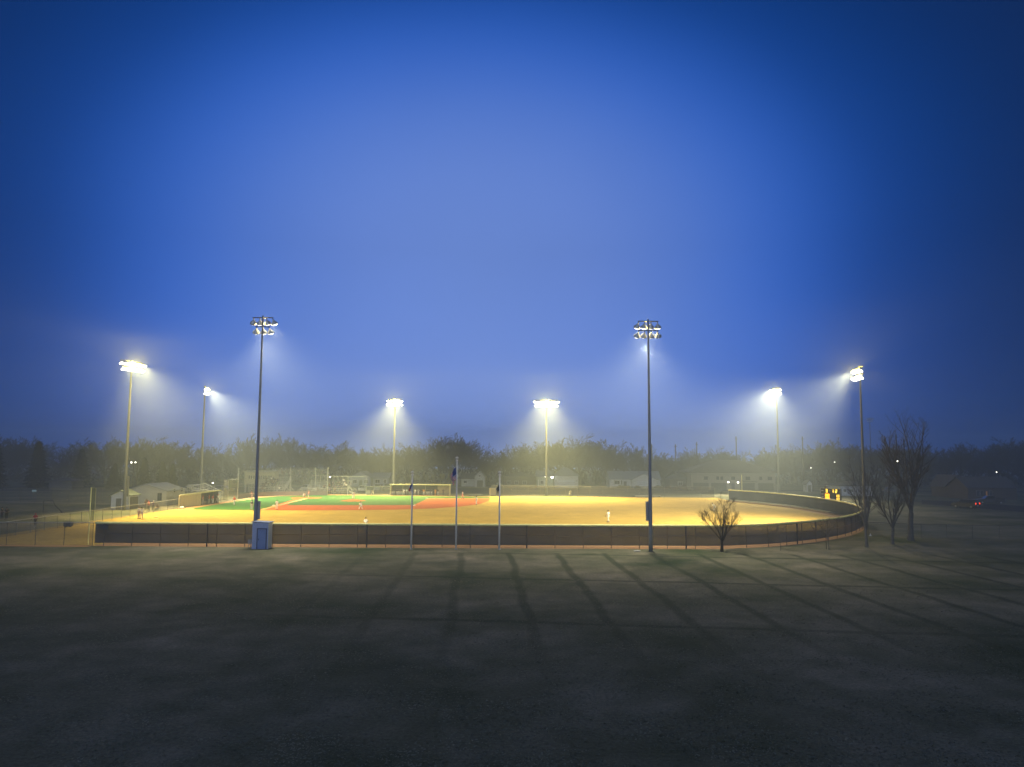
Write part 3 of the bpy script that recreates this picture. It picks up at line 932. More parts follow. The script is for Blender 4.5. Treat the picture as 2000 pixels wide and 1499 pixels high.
def opening(root, kind, x, z, w, h, m, y=-.04, frame=M_white, side=None):
    """kind: window / door / garage_door on the front (y) face or, with side=(xs, y0), on an end wall"""
    if side is None:
        o = MB().box(x, y, z + h / 2, w, .08, h).build(kind, frame if kind == 'window' else m, root)
        if kind == 'window':
            MB().box(x, y - .05, z + h / 2, w - .16, .04, h - .16).build('pane', m, o)
            MB().box(x, y - .075, z + h / 2, .05, .02, h - .16).build('glazing_bar', frame, o)
        if kind == 'garage_door':
            mb = MB()
            for k in range(1, 4): mb.box(x, y - .05, z + h * k / 4, w - .1, .02, .05)
            mb.build('panel_seam', M_post, o)
        if kind == 'door':
            MB().sphere((x + w * .38, y - .08, z + h * .48), .05, 6, 4).build('handle', M_steel, o)
    else:
        xs, yy = side
        sg = .04 if xs > 0 else -.04
        o = MB().box(xs + sg, yy, z + h / 2, .08, w, h).build(kind, frame if kind == 'window' else m, root)
        if kind == 'window': MB().box(xs + sg * 2.2, yy, z + h / 2, .04, w - .16, h - .16).build('pane', m, o)
    return o

def house(name, label, x0, x1, y, depth, wh, rh, ridge, wall, roof, cat='house', group=None, over=.4, wname='wall', hipin=None):
    """ridge: 'x' gable ends left and right, 'y' gable to the front, 'hip'"""
    xc = (x0 + x1) / 2; w = x1 - x0
    root = empty(name, (xc, y, 0), label, cat, group)
    h = w / 2
    if ridge == 'y':
        MB().prism([(-h, 0), (h, 0), (h, wh), (0, wh + rh), (-h, wh)], 'y', 0, depth).build(wname, wall, root)
        t_ = .14; o = over; k = rh / h
        rp = MB()
        for s in (-1, 1):
            pr = [(0, wh + rh + .02), (s * (h + o), wh - k * o + .02), (s * (h + o), wh - k * o + .02 + t_), (0, wh + rh + .02 + t_)]
            rp.prism(pr, 'y', -o, depth + o)
        rp.build('roof', roof, root)
    elif ridge == 'x':
        MB().prism([(0, 0), (depth, 0), (depth, wh), (depth / 2, wh + rh), (0, wh)], 'x', -h, h).build(wname, wall, root)
        t_ = .14; o = over; k = rh / (depth / 2)
        rp = MB()
        rp.prism([(depth / 2, wh + rh + .02), (-o, wh - k * o + .02), (-o, wh - k * o + .02 + t_), (depth / 2, wh + rh + .02 + t_)], 'x', -h - o, h + o)
        rp.prism([(depth / 2, wh + rh + .02), (depth + o, wh - k * o + .02), (depth + o, wh - k * o + .02 + t_), (depth / 2, wh + rh + .02 + t_)], 'x', -h - o, h + o)
        rp.build('roof', roof, root)
    else:
        MB().box(0, depth / 2, wh / 2, w, depth, wh).build(wname, wall, root)
        o = over; q = hipin if hipin is not None else depth / 2
        vs = [(-h - o, -o, wh), (h + o, -o, wh), (h + o, depth + o, wh), (-h - o, depth + o, wh), (-h + q, depth / 2, wh + rh), (h - q, depth / 2, wh + rh),
              (-h - o, -o, wh + .15), (h + o, -o, wh + .15), (h + o, depth + o, wh + .15), (-h - o, depth + o, wh + .15)]
        MB().add(vs, [(0, 3, 2, 1), (0, 1, 7, 6), (1, 2, 8, 7), (2, 3, 9, 8), (3, 0, 6, 9), (6, 7, 5, 4), (7, 8, 5), (8, 9, 4, 5), (9, 6, 4)]).build('roof', roof, root)
    return root
def PX(px, Y, py=950): return P(px, py, Y)[0]
def PZ(py, Y, px): return P(px, py, Y)[1]

# tan hall behind the gravel
Yb = 149.6
r_ = house('tan_hall', 'tan gabled hall with grey metal roof at left', PX(246, Yb), PX(326, Yb), Yb, 8.4, PZ(959.5, Yb, 326), PZ(946.5, Yb, 287) - PZ(959.5, Yb, 326), 'y', M_tan, M_roofg, 'building', over=.3)
xc = r_.location.x; hw = PX(326, Yb) - xc
dz0, dz1 = PZ(978, Yb, 313), PZ(963, Yb, 313)
opening(r_, 'window', PX(313, Yb) - xc, dz0, PX(317.3, Yb) - PX(308.8, Yb), dz1 - dz0, M_glass, frame=M_post)
opening(r_, 'window', 0, 2.35, .7, .8, M_glass, side=(hw, 3.3), frame=M_tan)
opening(r_, 'window', 0, 2.35, .7, .8, M_glass, side=(hw, 6.7), frame=M_tan)
MB().box(hw + .03, 4.2, .5, .05, 8.2, 1.0).build('dark_skirting', M_bsid, r_)
# white shed
Ys = 137.6
r_ = house('white_shed', 'small white shed with dark side opening beside the leftmost lit pole', PX(218.5, Ys), PX(254, Ys), Ys, 3.3, PZ(967.5, Ys, 218), PZ(959.5, Ys, 240) - PZ(967.5, Ys, 218), 'y', M_wsid, mat('dark_green_roof', (.09, .11, .10), .8, .2), 'shed', over=.35)
xc = r_.location.x; hw = PX(254, Ys) - xc
opening(r_, 'door', PX(233.5, Ys) - xc, .02, .9, 1.95, M_door)
MB().box(hw + .03, 1.7, 1.15, .06, 2.9, 2.1).build('side_opening_shade', M_gdark, r_)  # dark slab paints the shade inside the open side
MB().box(-.5, -.05, .12, .1, .05, .1).build('vent', M_post, r_)

# houses over the road ---------------------------------------------------
Yh = 247
def roofz(px, py): return PZ(py, Yh, px)
def hx(a): return PX(a, Yh)
# blue house with side gable and hip part
r_ = house('blue_house', 'dull blue house with wide front gable behind the right stands', hx(682), hx(724), Yh, 10, roofz(700, 932), roofz(703, 922) - roofz(700, 932), 'y', M_bsid, mat('blue_grey_roof', (.17, .20, .29), .8, .15, 2))
for dx in (-1.6, 1.9): opening(r_, 'window', dx, 1.1, 1.3, 1.2, M_glass)
opening(r_, 'door', .2, .05, .95, 2.0, M_door)
r_ = house('blue_house', 'long low blue roofed house right of the front gable house', hx(725.5), hx(757), Yh + 2, 9, roofz(740, 934), roofz(740, 925) - roofz(740, 934), 'x', M_bsid, mat('blue_grey_roof', (.17, .20, .29)))
opening(r_, 'window', -1, 1.1, 1.6, 1.2, M_glass); opening(r_, 'window', 1.4, 1.1, .9, 1.2, M_glass)
# small steep gable house
r_ = house('gabled_house', 'tiny pale house with steep front gable right of the tall flagpole', hx(926), hx(946), Yh + 3, 7, roofz(935, 932), roofz(936, 921.5) - roofz(935, 932), 'y', mat('pale_siding', (.36, .39, .42), .8, .1), M_roofl, over=.3)
opening(r_, 'window', 0, 3.2, .7, .8, M_glass); opening(r_, 'garage_door', .1, .05, 1.9, 2.1, M_gdark)
r_ = house('bungalow', 'low dim bungalow behind the far dugout and tall flagpole', hx(898), hx(924), Yh + 8, 8, 2.6, 1.5, 'x', mat('pale_siding', (.36, .39, .42)), M_roofd)
opening(r_, 'window', -.9, 1.0, 1.2, 1.0, M_glass)
# ranch
r_ = house('ranch_house', 'long low ranch house left of the floodlight pole with widest lamps', hx(984), hx(1046), Yh + 2, 10, roofz(1010, 932), roofz(1010, 922) - roofz(1010, 932), 'hip', M_brick, M_roofd)
for dx in (-3.4, -1, 1.6): opening(r_, 'window', dx, 1.0, 1.3, 1.1, M_glass, frame=M_wsid)
opening(r_, 'door', 3.4, .05, .95, 2.0, M_door)
# white house with porch and double garage
r_ = house('garage_house', 'pale house with wide white garage door and bright lamp beside it', hx(1083), hx(1129), Yh - 1, 9, roofz(1105, 930), roofz(1093, 914) - roofz(1105, 930), 'hip', M_wsid, M_roofl, hipin=3.0)
opening(r_, 'garage_door', 0, .05, hx(1122) - hx(1091), 2.35, M_garage)
for dx in (-3.3, 3.3): MB().box(dx, -.12, 2.3, .18, .2, .3).build('wall_lantern', M_dark, r_)
r_ = house('porch_house', 'greenish house front with white porch posts behind the widest floodlight pole', hx(1049), hx(1081), Yh + 1, 9, roofz(1065, 931), 1.6, 'x', mat('greenish_siding', (.33, .38, .35), .8, .1), M_roofl)
opening(r_, 'window', -1.0, 1.1, 1.1, 1.2, M_glass)
for dx in (-2.2, -.2): MB().box(dx, -1.0, 1.35, .16, .16, 2.6).build('porch_post', M_white, r_)
MB().box(-.8, -.6, .3, 3.6, 1.2, .6).build('porch_step', M_gravel, r_)
# white house with garage gable
Yw = 250
W1 = PX(1191, Yw); W2 = PX(1290, Yw)
r_ = house('white_house', 'white house with dark shuttered windows and front garage gable', W1, W2, Yw, 9, PZ(936, Yw, 1200), PZ(921.5, Yw, 1200) - PZ(936, Yw, 1200), 'x', M_wsid, M_roofl, over=.3)
xc = r_.location.x
for a in (1205.5,): opening(r_, 'window', PX(a, Yw) - xc, 1.1, 1.7, 1.3, M_glass)
for a in (1200.6, 1214.2): MB().box(PX(a, Yw) - xc, -.05, 1.75, .3, .06, 1.3).build('shutter', M_dark, r_)
opening(r_, 'door', PX(1221, Yw) - xc, .1, .95, 2.0, M_door)
gx0, gx1 = PX(1233, Yw) - xc, PX(1279, Yw) - xc
gm = (gx0 + gx1) / 2; gh = PZ(936.5, Yw, 1255); gt = PZ(926, Yw, 1256)
MB().prism([(gx0, 0), (gx1, 0), (gx1, gh), (gm, gt), (gx0, gh)], 'y', -2.2, .0).build('garage_wing', M_wsid, r_)
rp = MB(); k = (gt - gh) / (gm - gx0)
for s in (-1, 1):
    e = gm + s * (gm - gx0 + .4)
    rp.prism([(gm, gt + .02), (e, gh - .4 * k + .02), (e, gh - .4 * k + .16), (gm, gt + .16)], 'y', -2.5, 3.0)
rp.build('garage_roof', M_roofl, r_)
opening(r_, 'garage_door', (PX(1242, Yw) + PX(1268, Yw)) / 2 - xc + .1, .05, 4.4, 2.2, M_garage, y=-2.24)
opening(r_, 'window', gm - 1.0, gh + .1, .4, .4, M_glass, y=-2.24)
MB().box(-3.0, 4.4, PZ(919, Yw, 1223), .5, .5, 1.0).build('chimney', M_brick, r_)
for i, (a, s) in enumerate(((1210, 1.1), (1216, .9), (1226, .9), (1242, 1.0), (1281, 1.2))):
    b_ = random.Random(i + 50); mb = MB()
    for q in range(420):
        u = b_.uniform(0, 6.28); v = b_.random() ** .5 * s; z = b_.random() ** .7 * s * .85 * (1 - (v / s) ** 2 * .6)
        d = Vector((b_.gauss(0, 1), b_.gauss(0, 1), b_.gauss(0, 1))).normalized() * .16
        p = Vector((v * math.cos(u), v * math.sin(u), z + .05)); e2 = d.orthogonal() * .6
        mb.add([p - d, p + e2, p + d], [(0, 1, 2)])
    o = mb.build('shrub', M_needle2); o.location = (PX(a, Yw), Yw - 1.2 if a < 1232 else Yw - 3.4, 0)
    tag(o, 'clipped dark shrub %s the white house' % ('under the shuttered window of', 'right of the shuttered window of', 'beside the front door of', 'left of the garage door of', 'at the right corner of')[i].replace('of', 'of', 1), 'shrub', 'shrubs before the white house')

# long dark building with hip roof and garages
Ya = 236
A0, A1 = PX(1350, Ya), PX(1515, Ya)
r_ = house('apartment_block', 'long dark two storey building with hipped roof and garage bays', A0, A1, Ya, 14, PZ(924, Ya, 1430), PZ(899, Ya, 1430) - PZ(924, Ya, 1430), 'hip', mat('grey_brown_siding', (.23, .215, .20), .85, .1), mat('brown_shingles', (.10, .088, .08), .9, .2, 2), 'building', over=1.0, hipin=9)
xc = r_.location.x
for a, b in ((1354, 1384), (1389, 1419), (1446, 1474), (1481, 1511)):
    opening(r_, 'garage_door', (PX(a, Ya) + PX(b, Ya)) / 2 - xc, .05, PX(b, Ya) - PX(a, Ya), 2.15, M_gdark)
for a, w_ in ((1379, 1.2), (1402, .9), (1410, .9), (1432, 1.3), (1461, 1.4), (1486, .9), (1504, 1.4)):
    opening(r_, 'window', PX(a, Ya) - xc, 3.1, w_, 1.1, M_glass, frame=M_post)
opening(r_, 'door', PX(1432, Ya) - xc, .05, 1.0, 2.1, M_door)
MB().box(PX(1462, Ya) - xc, -.7, 2.75, 4.2, 1.4, .15).build('balcony', M_gdark, r_)
# low left wing
r_ = house('apartment_wing', 'dim low wing at the left end of the long dark building', PX(1310, Ya + 6), PX(1347, Ya + 6), Ya + 6, 9, 3.2, 2.2, 'hip', M_brick, M_roofd, 'building')
opening(r_, 'window', 0, 1.2, 1.4, 1.1, M_glass)
# white building right of the scoreboard
Yr = 205
r_ = house('white_bungalow', 'dim white bungalow behind the scoreboard and bare trees', PX(1640, Yr), PX(1703, Yr), Yr, 9, PZ(950, Yr, 1670), PZ(940, Yr, 1650) - PZ(950, Yr, 1670), 'hip', mat('dim_white_siding', (.5, .53, .62), .8, .08), M_roofd)
for dx in (-3, -1.2, 2.5): opening(r_, 'window', dx, .9, .8, .9, M_glass)
r_ = house('white_garage', 'tiny white garage left of the scoreboard at the far road', PX(1576, 228), PX(1586, 228), 228, 3, 2.5, .8, 'y', M_wsid, M_roofd, 'garage')
opening(r_, 'door', 0, .05, .9, 1.9, M_door)
# dark houses at far right
Yd = 190
r_ = house('dark_house', 'very dark house with a faintly lit window behind the pickup', PX(1890, Yd), PX(1985, Yd), Yd, 9, 2.9, 2.4, 'x', M_brick, M_roofd)
xc = r_.location.x
for a in (1909, 1917, 1934): opening(r_, 'window', PX(a, Yd) - xc, .7, .7, 1.5, M_glass, frame=mat('dim_trim', (.3, .32, .36), .8, .1))
opening(r_, 'window', PX(1926, Yd) - xc, .7, .45, 1.4, M_warmwin, frame=M_door)
r_ = house('dark_house', 'very dark gabled house directly behind the car with red tail lights', PX(1856, Yd + 8), PX(1886, Yd + 8), Yd + 8, 9, 3.0, 2.6, 'y', M_brick, M_roofd)
opening(r_, 'garage_door', 0, .05, 2.2, 2.1, M_gdark)
# small dim structures at left
r_ = house('park_shelter', 'low dark shelter far behind the left lawn', PX(95, 215), PX(140, 215), 215, 6, 2.3, 1.0, 'hip', M_door, M_roofd, 'shelter')

# ---------------------------------------------------------------- near blue shed
bs = empty('blue_shed', (0, 0, 0), 'small pale blue equipment shed with blue door at the foot of the near left pole', 'shed')
sx0, sx1 = PX(492.3, 80.9, 1045), PX(523.6, 80.9, 1045)
sy0, sy1 = 80.9, 82.25
hL, hR = PZ(1021, 80.9, 492), PZ(1022.5, 80.9, 523)
M_bl = mat('pale_blue_paint', (.44, .52, .78), .6, .06, 1.5)
MB().prism([(sx0, 0), (sx1, 0), (sx1, hR), (sx0, hL)], 'y', sy0, sy1).build('wall', M_bl, bs)
wv = MB()
for k in range(5):
    wv.box(sx1 + .012, sy0 + .15 + k * .27, hR / 2, .02, .03, hR - .1)
wv.build('side_batten', M_white, bs)
MB().box(sx1 + .006, (sy0 + sy1) / 2, hR / 2, .01, sy1 - sy0 - .02, hR - .04).build('side_panel', mat('bluish_white_side', (.55, .60, .68), .6, .06), bs)  # right side of the shed, paler than the front
MB().prism([(sx0 - .1, hL + .01), (sx1 + .12, hR + .01), (sx1 + .12, hR + .10), (sx0 - .1, hL + .10)], 'y', sy0 - .12, sy1 + .1).build('roof', mat('slate_blue_roof', (.22, .27, .42), .6, .1), bs)
dx0, dx1 = PX(503, 80.85, 1050), PX(519, 80.85, 1050)
M_bd = mat('blue_door_paint', (.20, .29, .58), .5, .08, 1.5)
fr = MB(); dh = 1.98
fr.box(dx0 - .05, sy0 - .02, dh / 2, .1, .06, dh + .1).box(dx1 + .05, sy0 - .02, dh / 2, .1, .06, dh + .1).box((dx0 + dx1) / 2, sy0 - .02, dh + .1, dx1 - dx0 + .2, .06, .1)
fr.build('door_frame', mat('navy_trim', (.04, .06, .16), .5, .1), bs)
dr = MB().box((dx0 + dx1) / 2, sy0 - .015, dh / 2 + .02, dx1 - dx0, .04, dh).build('door', M_bd, bs)
MB().box(dx0 + .12, sy0 - .07, 1.0, .05, .07, .16).build('handle', M_dark, dr)
mp_ = empty('meter_post', (PX(488, 81.3, 1060), 81.3, 0), 'small grey meter box on posts at the left of the blue shed', 'meter box')
MB().tube([(-.12, 0, 0), (-.12, 0, .8)], .03, 6).build('post', M_steel, mp_); MB().tube([(.1, 0, 0), (.1, 0, .75)], .03, 6).build('post', M_steel, mp_)
MB().box(0, -.05, .72, .34, .16, .42).build('meter_box', M_steel, mp_)

# ---------------------------------------------------------------- flagpoles and limp flags
M_fred = mat('flag_red', (.55, .06, .08), .8, .1); M_fwhite = mat('flag_white', (.80, .78, .80), .8, .05); M_fblue = mat('flag_blue', (.04, .06, .24), .8, .1); M_fblack = mat('flag_black', (.02, .022, .02), .8, .1)
M_fgrey = mat('flag_grey', (.35, .36, .33), .8, .1)
def flagpole(px, ptop, label):
    x, y = G(px, 1073.5)
    z = PZ(ptop, y, px)
    root = empty('flagpole', (x, y, 0), label, 'flagpole', 'three flagpoles before the windscreen')
    MB().tube([(0, 0, .05), (0, 0, z * .5), (0, 0, z - .25)], [.095, .085, .06], 10).build('pole', mat('flagpole_satin', (.70, .72, .75), .4, .05), root, True)
    MB().tube([(0, 0, 0), (0, 0, .06), (0, 0, .1)], [.17, .15, .09], 12).build('base_collar', M_steel, root)
    mb = MB(); mb.sphere((0, 0, z - .08), .17, 10, 6, (1, 1, .7)); mb.build('finial', M_white, root, True)
    MB().tube([(0, 0, z - .42), (0, 0, z - .27)], .13, 8).build('truck', M_white, root)
    MB().tube([(.09, 0, 1.2), (.07, 0, z - .4)], .006, 4).build('halyard', M_white, root)
    return root, x, y, z
def limp_flag(name, label, x, y, ztop, hoist, fly, kind, side, seed):
    rn = random.Random(seed)
    nu, nv = 26, 26
    mats = [M_fred, M_fwhite, M_fblue, M_fblack, M_fgrey]
    mb = MB()
    ph = [rn.uniform(0, 6) for _ in range(4)]
    vs = []
    for i in range(nu + 1):
        u = i / nu
        for j in range(nv + 1):
            v = j / nv
            gather = math.sin(PI * min(u * 1.1, 1)) * .5
            xx = side * (.05 + .50 * (1 - math.exp(-3 * u)) * (1 - .55 * v) * hoist + .05 * math.sin(9 * u + ph[0] + v * 4))
            yy = .10 * math.sin(13 * u + 5 * v + ph[1]) * min(1, u * 3) + .04 * math.sin(23 * u + ph[2])
            zz = ztop - v * hoist * (1 - .35 * u) - u * fly * (.62 + .06 * math.sin(7 * u + ph[3])) * (1 - .12 * v) 
            vs.append((x + xx, y - .06 + yy, zz))
    fs = []; ms = []
    for i in range(nu):
        for j in range(nv):
            a = i * (nv + 1) + j
            fs.append((a, a + 1, a + nv + 2, a + nv + 1))
            u = (i + .5) / nu; v = (j + .5) / nv
            if kind == 'us': m_ = 2 if (u < .42 and v < .54) else (0 if int(v * 13) % 2 == 0 else 1)
            elif kind == 'tri': m_ = 2 if u < .3 else (1 if u < .62 else 0)
            else: m_ = 3 if (u - .5) ** 2 + (v - .5) ** 2 > .07 else 4
            ms.append(m_)
    for f, m_ in zip(fs, ms):
        mb.f.append(f); mb.m.append(m_)
    mb.v = vs
    o = mb.build(name, mats, None, True)
    tag(o, label, 'flag', 'limp flags')
_, x, y, z = flagpole(890.5, 893, 'tallest of the three flagpoles, in the middle')
limp_flag('flag', 'limp flag with red and white stripes and navy corner on the tallest flagpole', x, y, PZ(913, y, 890), 1.3, 2.0, 'us', -1, 3)
_, x, y, z = flagpole(803, 921, 'shorter flagpole left of the tallest one')
limp_flag('flag', 'limp navy, white and red flag on the left flagpole', x, y, PZ(944, y, 803), .62, 1.15, 'tri', -1, 5)
_, x, y, z = flagpole(975, 921, 'shorter flagpole right of the tallest one')
limp_flag('flag', 'limp black flag with grey patch on the right flagpole', x, y, PZ(947, y, 975), .6, 1.0, 'blk', -1, 8)
# ---------------------------------------------------------------- dugouts
M_fascia = mat('pale_yellow_fascia', (.62, .58, .32), .7, .05)
M_bench = mat('bench_planks', (.30, .24, .16), .8, .15)
M_redin = mat('dugout_interior', (.10, .075, .06), .9, .2)
d1 = empty('dugout', (0, 0, 0), 'long tan dugout with yellow roof edge seen from the side at left', 'dugout', 'dugouts')
A = Vector(G(349.5, 992.5)); B = Vector(G(427.5, 982.6)); Dv = Vector((-1.5, 3.2)); Cv = Vector((-2.8, .4))
hA = PZ(969, A.y, 350); hB = PZ(958.5, B.y, 427)
M1 = A.lerp(B, .52)
def wallseg(p, q, h0, h1, th, name, m, parent):
    p = Vector(p); q = Vector(q); n = (q - p).normalized(); n = Vector((-n.y, n.x)) * th
    vs = [(p.x, p.y, 0), (q.x, q.y, 0), (q.x + n.x, q.y + n.y, 0), (p.x + n.x, p.y + n.y, 0), (p.x, p.y, h0), (q.x, q.y, h1), (q.x + n.x, q.y + n.y, h1), (p.x + n.x, p.y + n.y, h0)]
    return MB().add(vs, [(0, 3, 2, 1), (4, 5, 6, 7), (0, 1, 5, 4), (1, 2, 6, 5), (2, 3, 7, 6), (3, 0, 4, 7)]).build(name, m, parent)
hM = hA + (hB - hA) * .52
wallseg(A, M1, hA, hM, .12, 'front_panel', M_tan2, d1)
wallseg(A + Dv, A + Vector((-.01, .02)), hA, hA, .1, 'end_wall', M_tan2, d1)
wallseg(A + Dv, B + Cv, hA, hB, .1, 'back_wall', M_redin, d1)
wallseg(B + Vector((-.15, 0)), B + Cv, hB, hB, .1, 'far_end_wall', M_redin, d1)
wallseg(M1 + Vector((-.1, .15)), M1 + Vector((-2.2, 1.2)), hM, hM, .1, 'divider', M_redin, d1)
def roofslab(pts, hs, t_, name, m, parent):
    n = len(pts)
    vs = [(p.x, p.y, h + .02) for p, h in zip(pts, hs)] + [(p.x, p.y, h + .02 + t_) for p, h in zip(pts, hs)]
    fs = [tuple(range(n - 1, -1, -1)), tuple(range(n, 2 * n))] + [(i, (i + 1) % n, n + (i + 1) % n, n + i) for i in range(n)]
    return MB().add(vs, fs).build(name, m, parent)
ov = Vector((.25, -.2))
roofslab([A + ov, B + Vector((.25, .2)), B + Cv, A + Dv], [hA, hB, hB - .1, hA - .1], .10, 'roof', mat('dugout_roof', (.30, .29, .22), .8, .1), d1)
roofslab([A + ov + Vector((.04, -.02)), B + Vector((.29, .22)), B + Vector((.33, .22)), A + ov + Vector((.08, -.02))], [hA - .06, hB - .06, hB - .06, hA - .06], .22, 'fascia', M_fascia, d1)
for f in (.66, .83): 
    p = A.lerp(B, f); MB().tube([(p.x, p.y, 0), (p.x, p.y, hA + (hB - hA) * f)], .05, 6).build('roof_post', M_post, d1)
wallseg(M1 + Vector((-1.6, .6)), B + Vector((-1.7, -.3)), .45, .45, .35, 'bench', M_bench, d1)

d2 = empty('dugout', (0, 0, 0), 'far dugout with pale frame full of players behind the left flagpole', 'dugout', 'dugouts')
X0, Y0 = G(763, 968.3); X1 = G(879, 968.3)[0]
Hd = PZ(947.6, Y0, 820)
MB().box((X0 + X1) / 2, Y0 + 2.6, Hd / 2, X1 - X0, .1, Hd - .02).build('back_wall', mat('dugout_back', (.085, .085, .075), .9, .2), d2)
MB().box(X0 + .05, Y0 + 1.3, Hd / 2, .1, 2.5, Hd - .02).build('end_wall', M_tan2, d2)
MB().box(X1 - .05, Y0 + 1.3, Hd / 2, .1, 2.5, Hd - .02).build('end_wall', M_tan2, d2)
xp = PX(852, Y0)
MB().box((xp + X1) / 2, Y0 + 2.5, Hd / 2, X1 - xp - .2, .08, Hd - .08).build('tan_back_panel', M_tan2, d2)
MB().box((X0 + X1) / 2, Y0 + 1.25, Hd + .06, X1 - X0 + .5, 2.9, .12).build('roof', mat('dugout_roof', (.30, .29, .22)), d2)
MB().box((X0 + X1) / 2, Y0 - .22, Hd + .06, X1 - X0 + .6, .06, .24).build('fascia', M_fascia, d2)
for a in (763, 787, 803, 831, 879):
    MB().box(PX(a, Y0), Y0 - .02, Hd / 2, .11 if a in (763, 879) else .05, .06, Hd - .02).build('frame_post', M_fascia, d2)
MB().box((X0 + xp) / 2, Y0 + 2.0, .45, xp - X0 - .4, .4, .07).build('bench', M_bench, d2)
MB().box((X0 + X1) / 2, Y0 + .0, .55, X1 - X0 - .3, .03, .05).build('front_rail', M_post, d2)

# ---------------------------------------------------------------- stands
M_seat = mat('aluminium_seat', (.42, .43, .42), .45, .1, metal=.2)
M_yseat = mat('yellow_front_edge', (.62, .55, .30), .6, .08)  # yellow of the front foot board on the wide stands
def stands(label, loc, w, rows, rz=0, rise=.32, run=.72, z0=.35, front=M_seat, bars=9, back=1.1):
    """front edge at local y=0, rising towards +y, people face -y"""
    root = empty('stands', loc, label, 'stands', 'spectator stands round home plate', rz)
    for k in range(rows):
        z = z0 + .42 + rise * k; y = run * k
        MB().box(0, y + .35, z, w, .26, .05).build('bench', M_seat, root)
        MB().box(0, y, z - .42, w, .40, .05).build('foot_board', M_seat if k else front, root)
    D = run * rows; T = z0 + rise * rows
    n = max(3, int(w / 2))
    for i in range(n + 1):
        x = -w / 2 + w * i / n
        mb = MB()
        mb.tube([(x, .0, 0), (x, .0, z0)], .035, 5); mb.tube([(x, D, 0), (x, D, T)], .04, 5)
        mb.tube([(x, 0, z0 - .05), (x, D, T - .05)], .04, 5); mb.tube([(x, D, .1), (x, 0, z0 - .05)], .025, 5)
        mb.tube([(x, D / 2, 0), (x, D / 2, (z0 + T) / 2)], .03, 5)
        mb.build('support_frame', M_rail, root)
    # side rails
    for s in (-1, 1):
        x = s * (w / 2 + .05); mb = MB()
        for dz in (.55, 1.05): mb.tube([(x, 0, z0 + dz), (x, D, T + dz)], .035, 6)
        for i in range(6):
            f = i / 5; mb.tube([(x, D * f, z0 + (T - z0) * f - .1), (x, D * f, z0 + (T - z0) * f + 1.05)], .03, 5)
        mb.build('side_rail', M_rail, root)
    mb = MB()
    for dz in (.35, .7, back): mb.tube([(-w / 2, D, T + dz), (w / 2, D, T + dz)], .035, 6)
    for i in range(bars + 1):
        x = -w / 2 + w * i / bars; mb.tube([(x, D, T - .1), (x, D, T + back)], .03, 5)
    mb.build('back_rail', M_rail, root)
    mb = MB()
    for dz in (.45, .9): mb.tube([(-w / 2, -.25, z0 + dz), (w / 2, -.25, z0 + dz)], .03, 6)
    for i in range(bars + 1):
        x = -w / 2 + w * i / bars; mb.tube([(x, -.25, 0), (x, -.25, z0 + .9)], .025, 5)
    mb.build('front_rail', M_rail, root)
    return root
def stairs(label, loc, rz, n=5, w=1.3):
    root = empty('stand_stairs', loc, label, 'stairs', 'metal stairs of the stands', rz)
    for k in range(n): MB().box(0, -.28 * (n - k), .17 * (k + .6), w, .26, .04).build('tread', M_seat, root)
    for s in (-1, 1):
        mb = MB(); x = s * w / 2
        mb.tube([(x, -.28 * n - .1, .9), (x, 0, .17 * n + .95)], .035, 6)
        mb.tube([(x, -.28 * n - .1, .02), (x, 0, .17 * n)], .05, 6)
        for f in (0, .5, 1): mb.tube([(x, -.28 * n * (1 - f) - .1 * (1 - f), .17 * n * f), (x, -.28 * n * (1 - f) - .1 * (1 - f), .9 + (.17 * n + .05) * f)], .03, 5)
        mb.build('handrail', M_rail, root)
    return root
YS1 = 198.5
s1x0, s1x1 = PX(487, YS1), PX(566, YS1)
stands('stands with crowd below the press box', ((s1x0 + s1x1) / 2 - .6, YS1, 0), s1x1 - s1x0 - 1.6, 8, back=.9, z0=.7)
YS2 = 198.3
s2x0, s2x1 = PX(600, YS2), PX(679, YS2)
stands('wide stands with yellow front edge and tall back railing behind home plate', ((s2x0 + s2x1) / 2, YS2, 0), s2x1 - s2x0, 6, front=M_yseat, z0=.55, back=2.1)
stairs('metal stairs at the right end of the wide stands', (s2x1 + .9, YS2 + .2, 0), R(0) + R(55))
stairs('metal stairs at the left end of the wide stands', (s2x0 - .9, YS2 + .2, 0), R(-55))
stairs('metal stairs at the right end of the press box stands', (s1x1 - .5, YS1 + .2, 0), R(60))
stands('small stands with sloping white rails behind the left dugout', (-63.6, 167.0, 0), 8.5, 6, rz=R(90), z0=.6, back=.9)
# press box
yp = YS1 + 6.6
px0, px1 = PX(477, yp), PX(536.5, yp)
pr = empty('press_box', ((px0 + px1) / 2, yp, 0), 'tan press box on legs with a row of dark windows', 'press box')
w_ = px1 - px0; zb, zt_ = PZ(947, yp, 500), PZ(922.5, yp, 500)
MB().box(0, 1.6, (zb + zt_) / 2, w_, 3.2, zt_ - zb).build('wall', mat('press_box_siding', (.40, .38, .28), .8, .08), pr)
MB().prism([(-.6, zt_ + .02), (3.4, zt_ - .05 + .3), (3.4, zt_ + .4), (-.6, zt_ + .17)], 'x', -w_ / 2 - .3, w_ / 2 + .3).build('roof', mat('press_roof', (.34, .33, .27), .7, .1), pr)
for i, a in enumerate((486.5, 491, 495.5, 506, 510, 515, 519, 525, 529)):
    q = MB().box(PX(a, yp) - pr.location.x, -.04, (PZ(929, yp, 500) + PZ(936, yp, 500)) / 2, .46, .08, .95).build('window', M_tan, pr)
    MB().box(PX(a, yp) - pr.location.x, -.09, (PZ(929, yp, 500) + PZ(936, yp, 500)) / 2, .36, .03, .85).build('pane', mat('press_window', (.07, .06, .045), .4, .2), q)
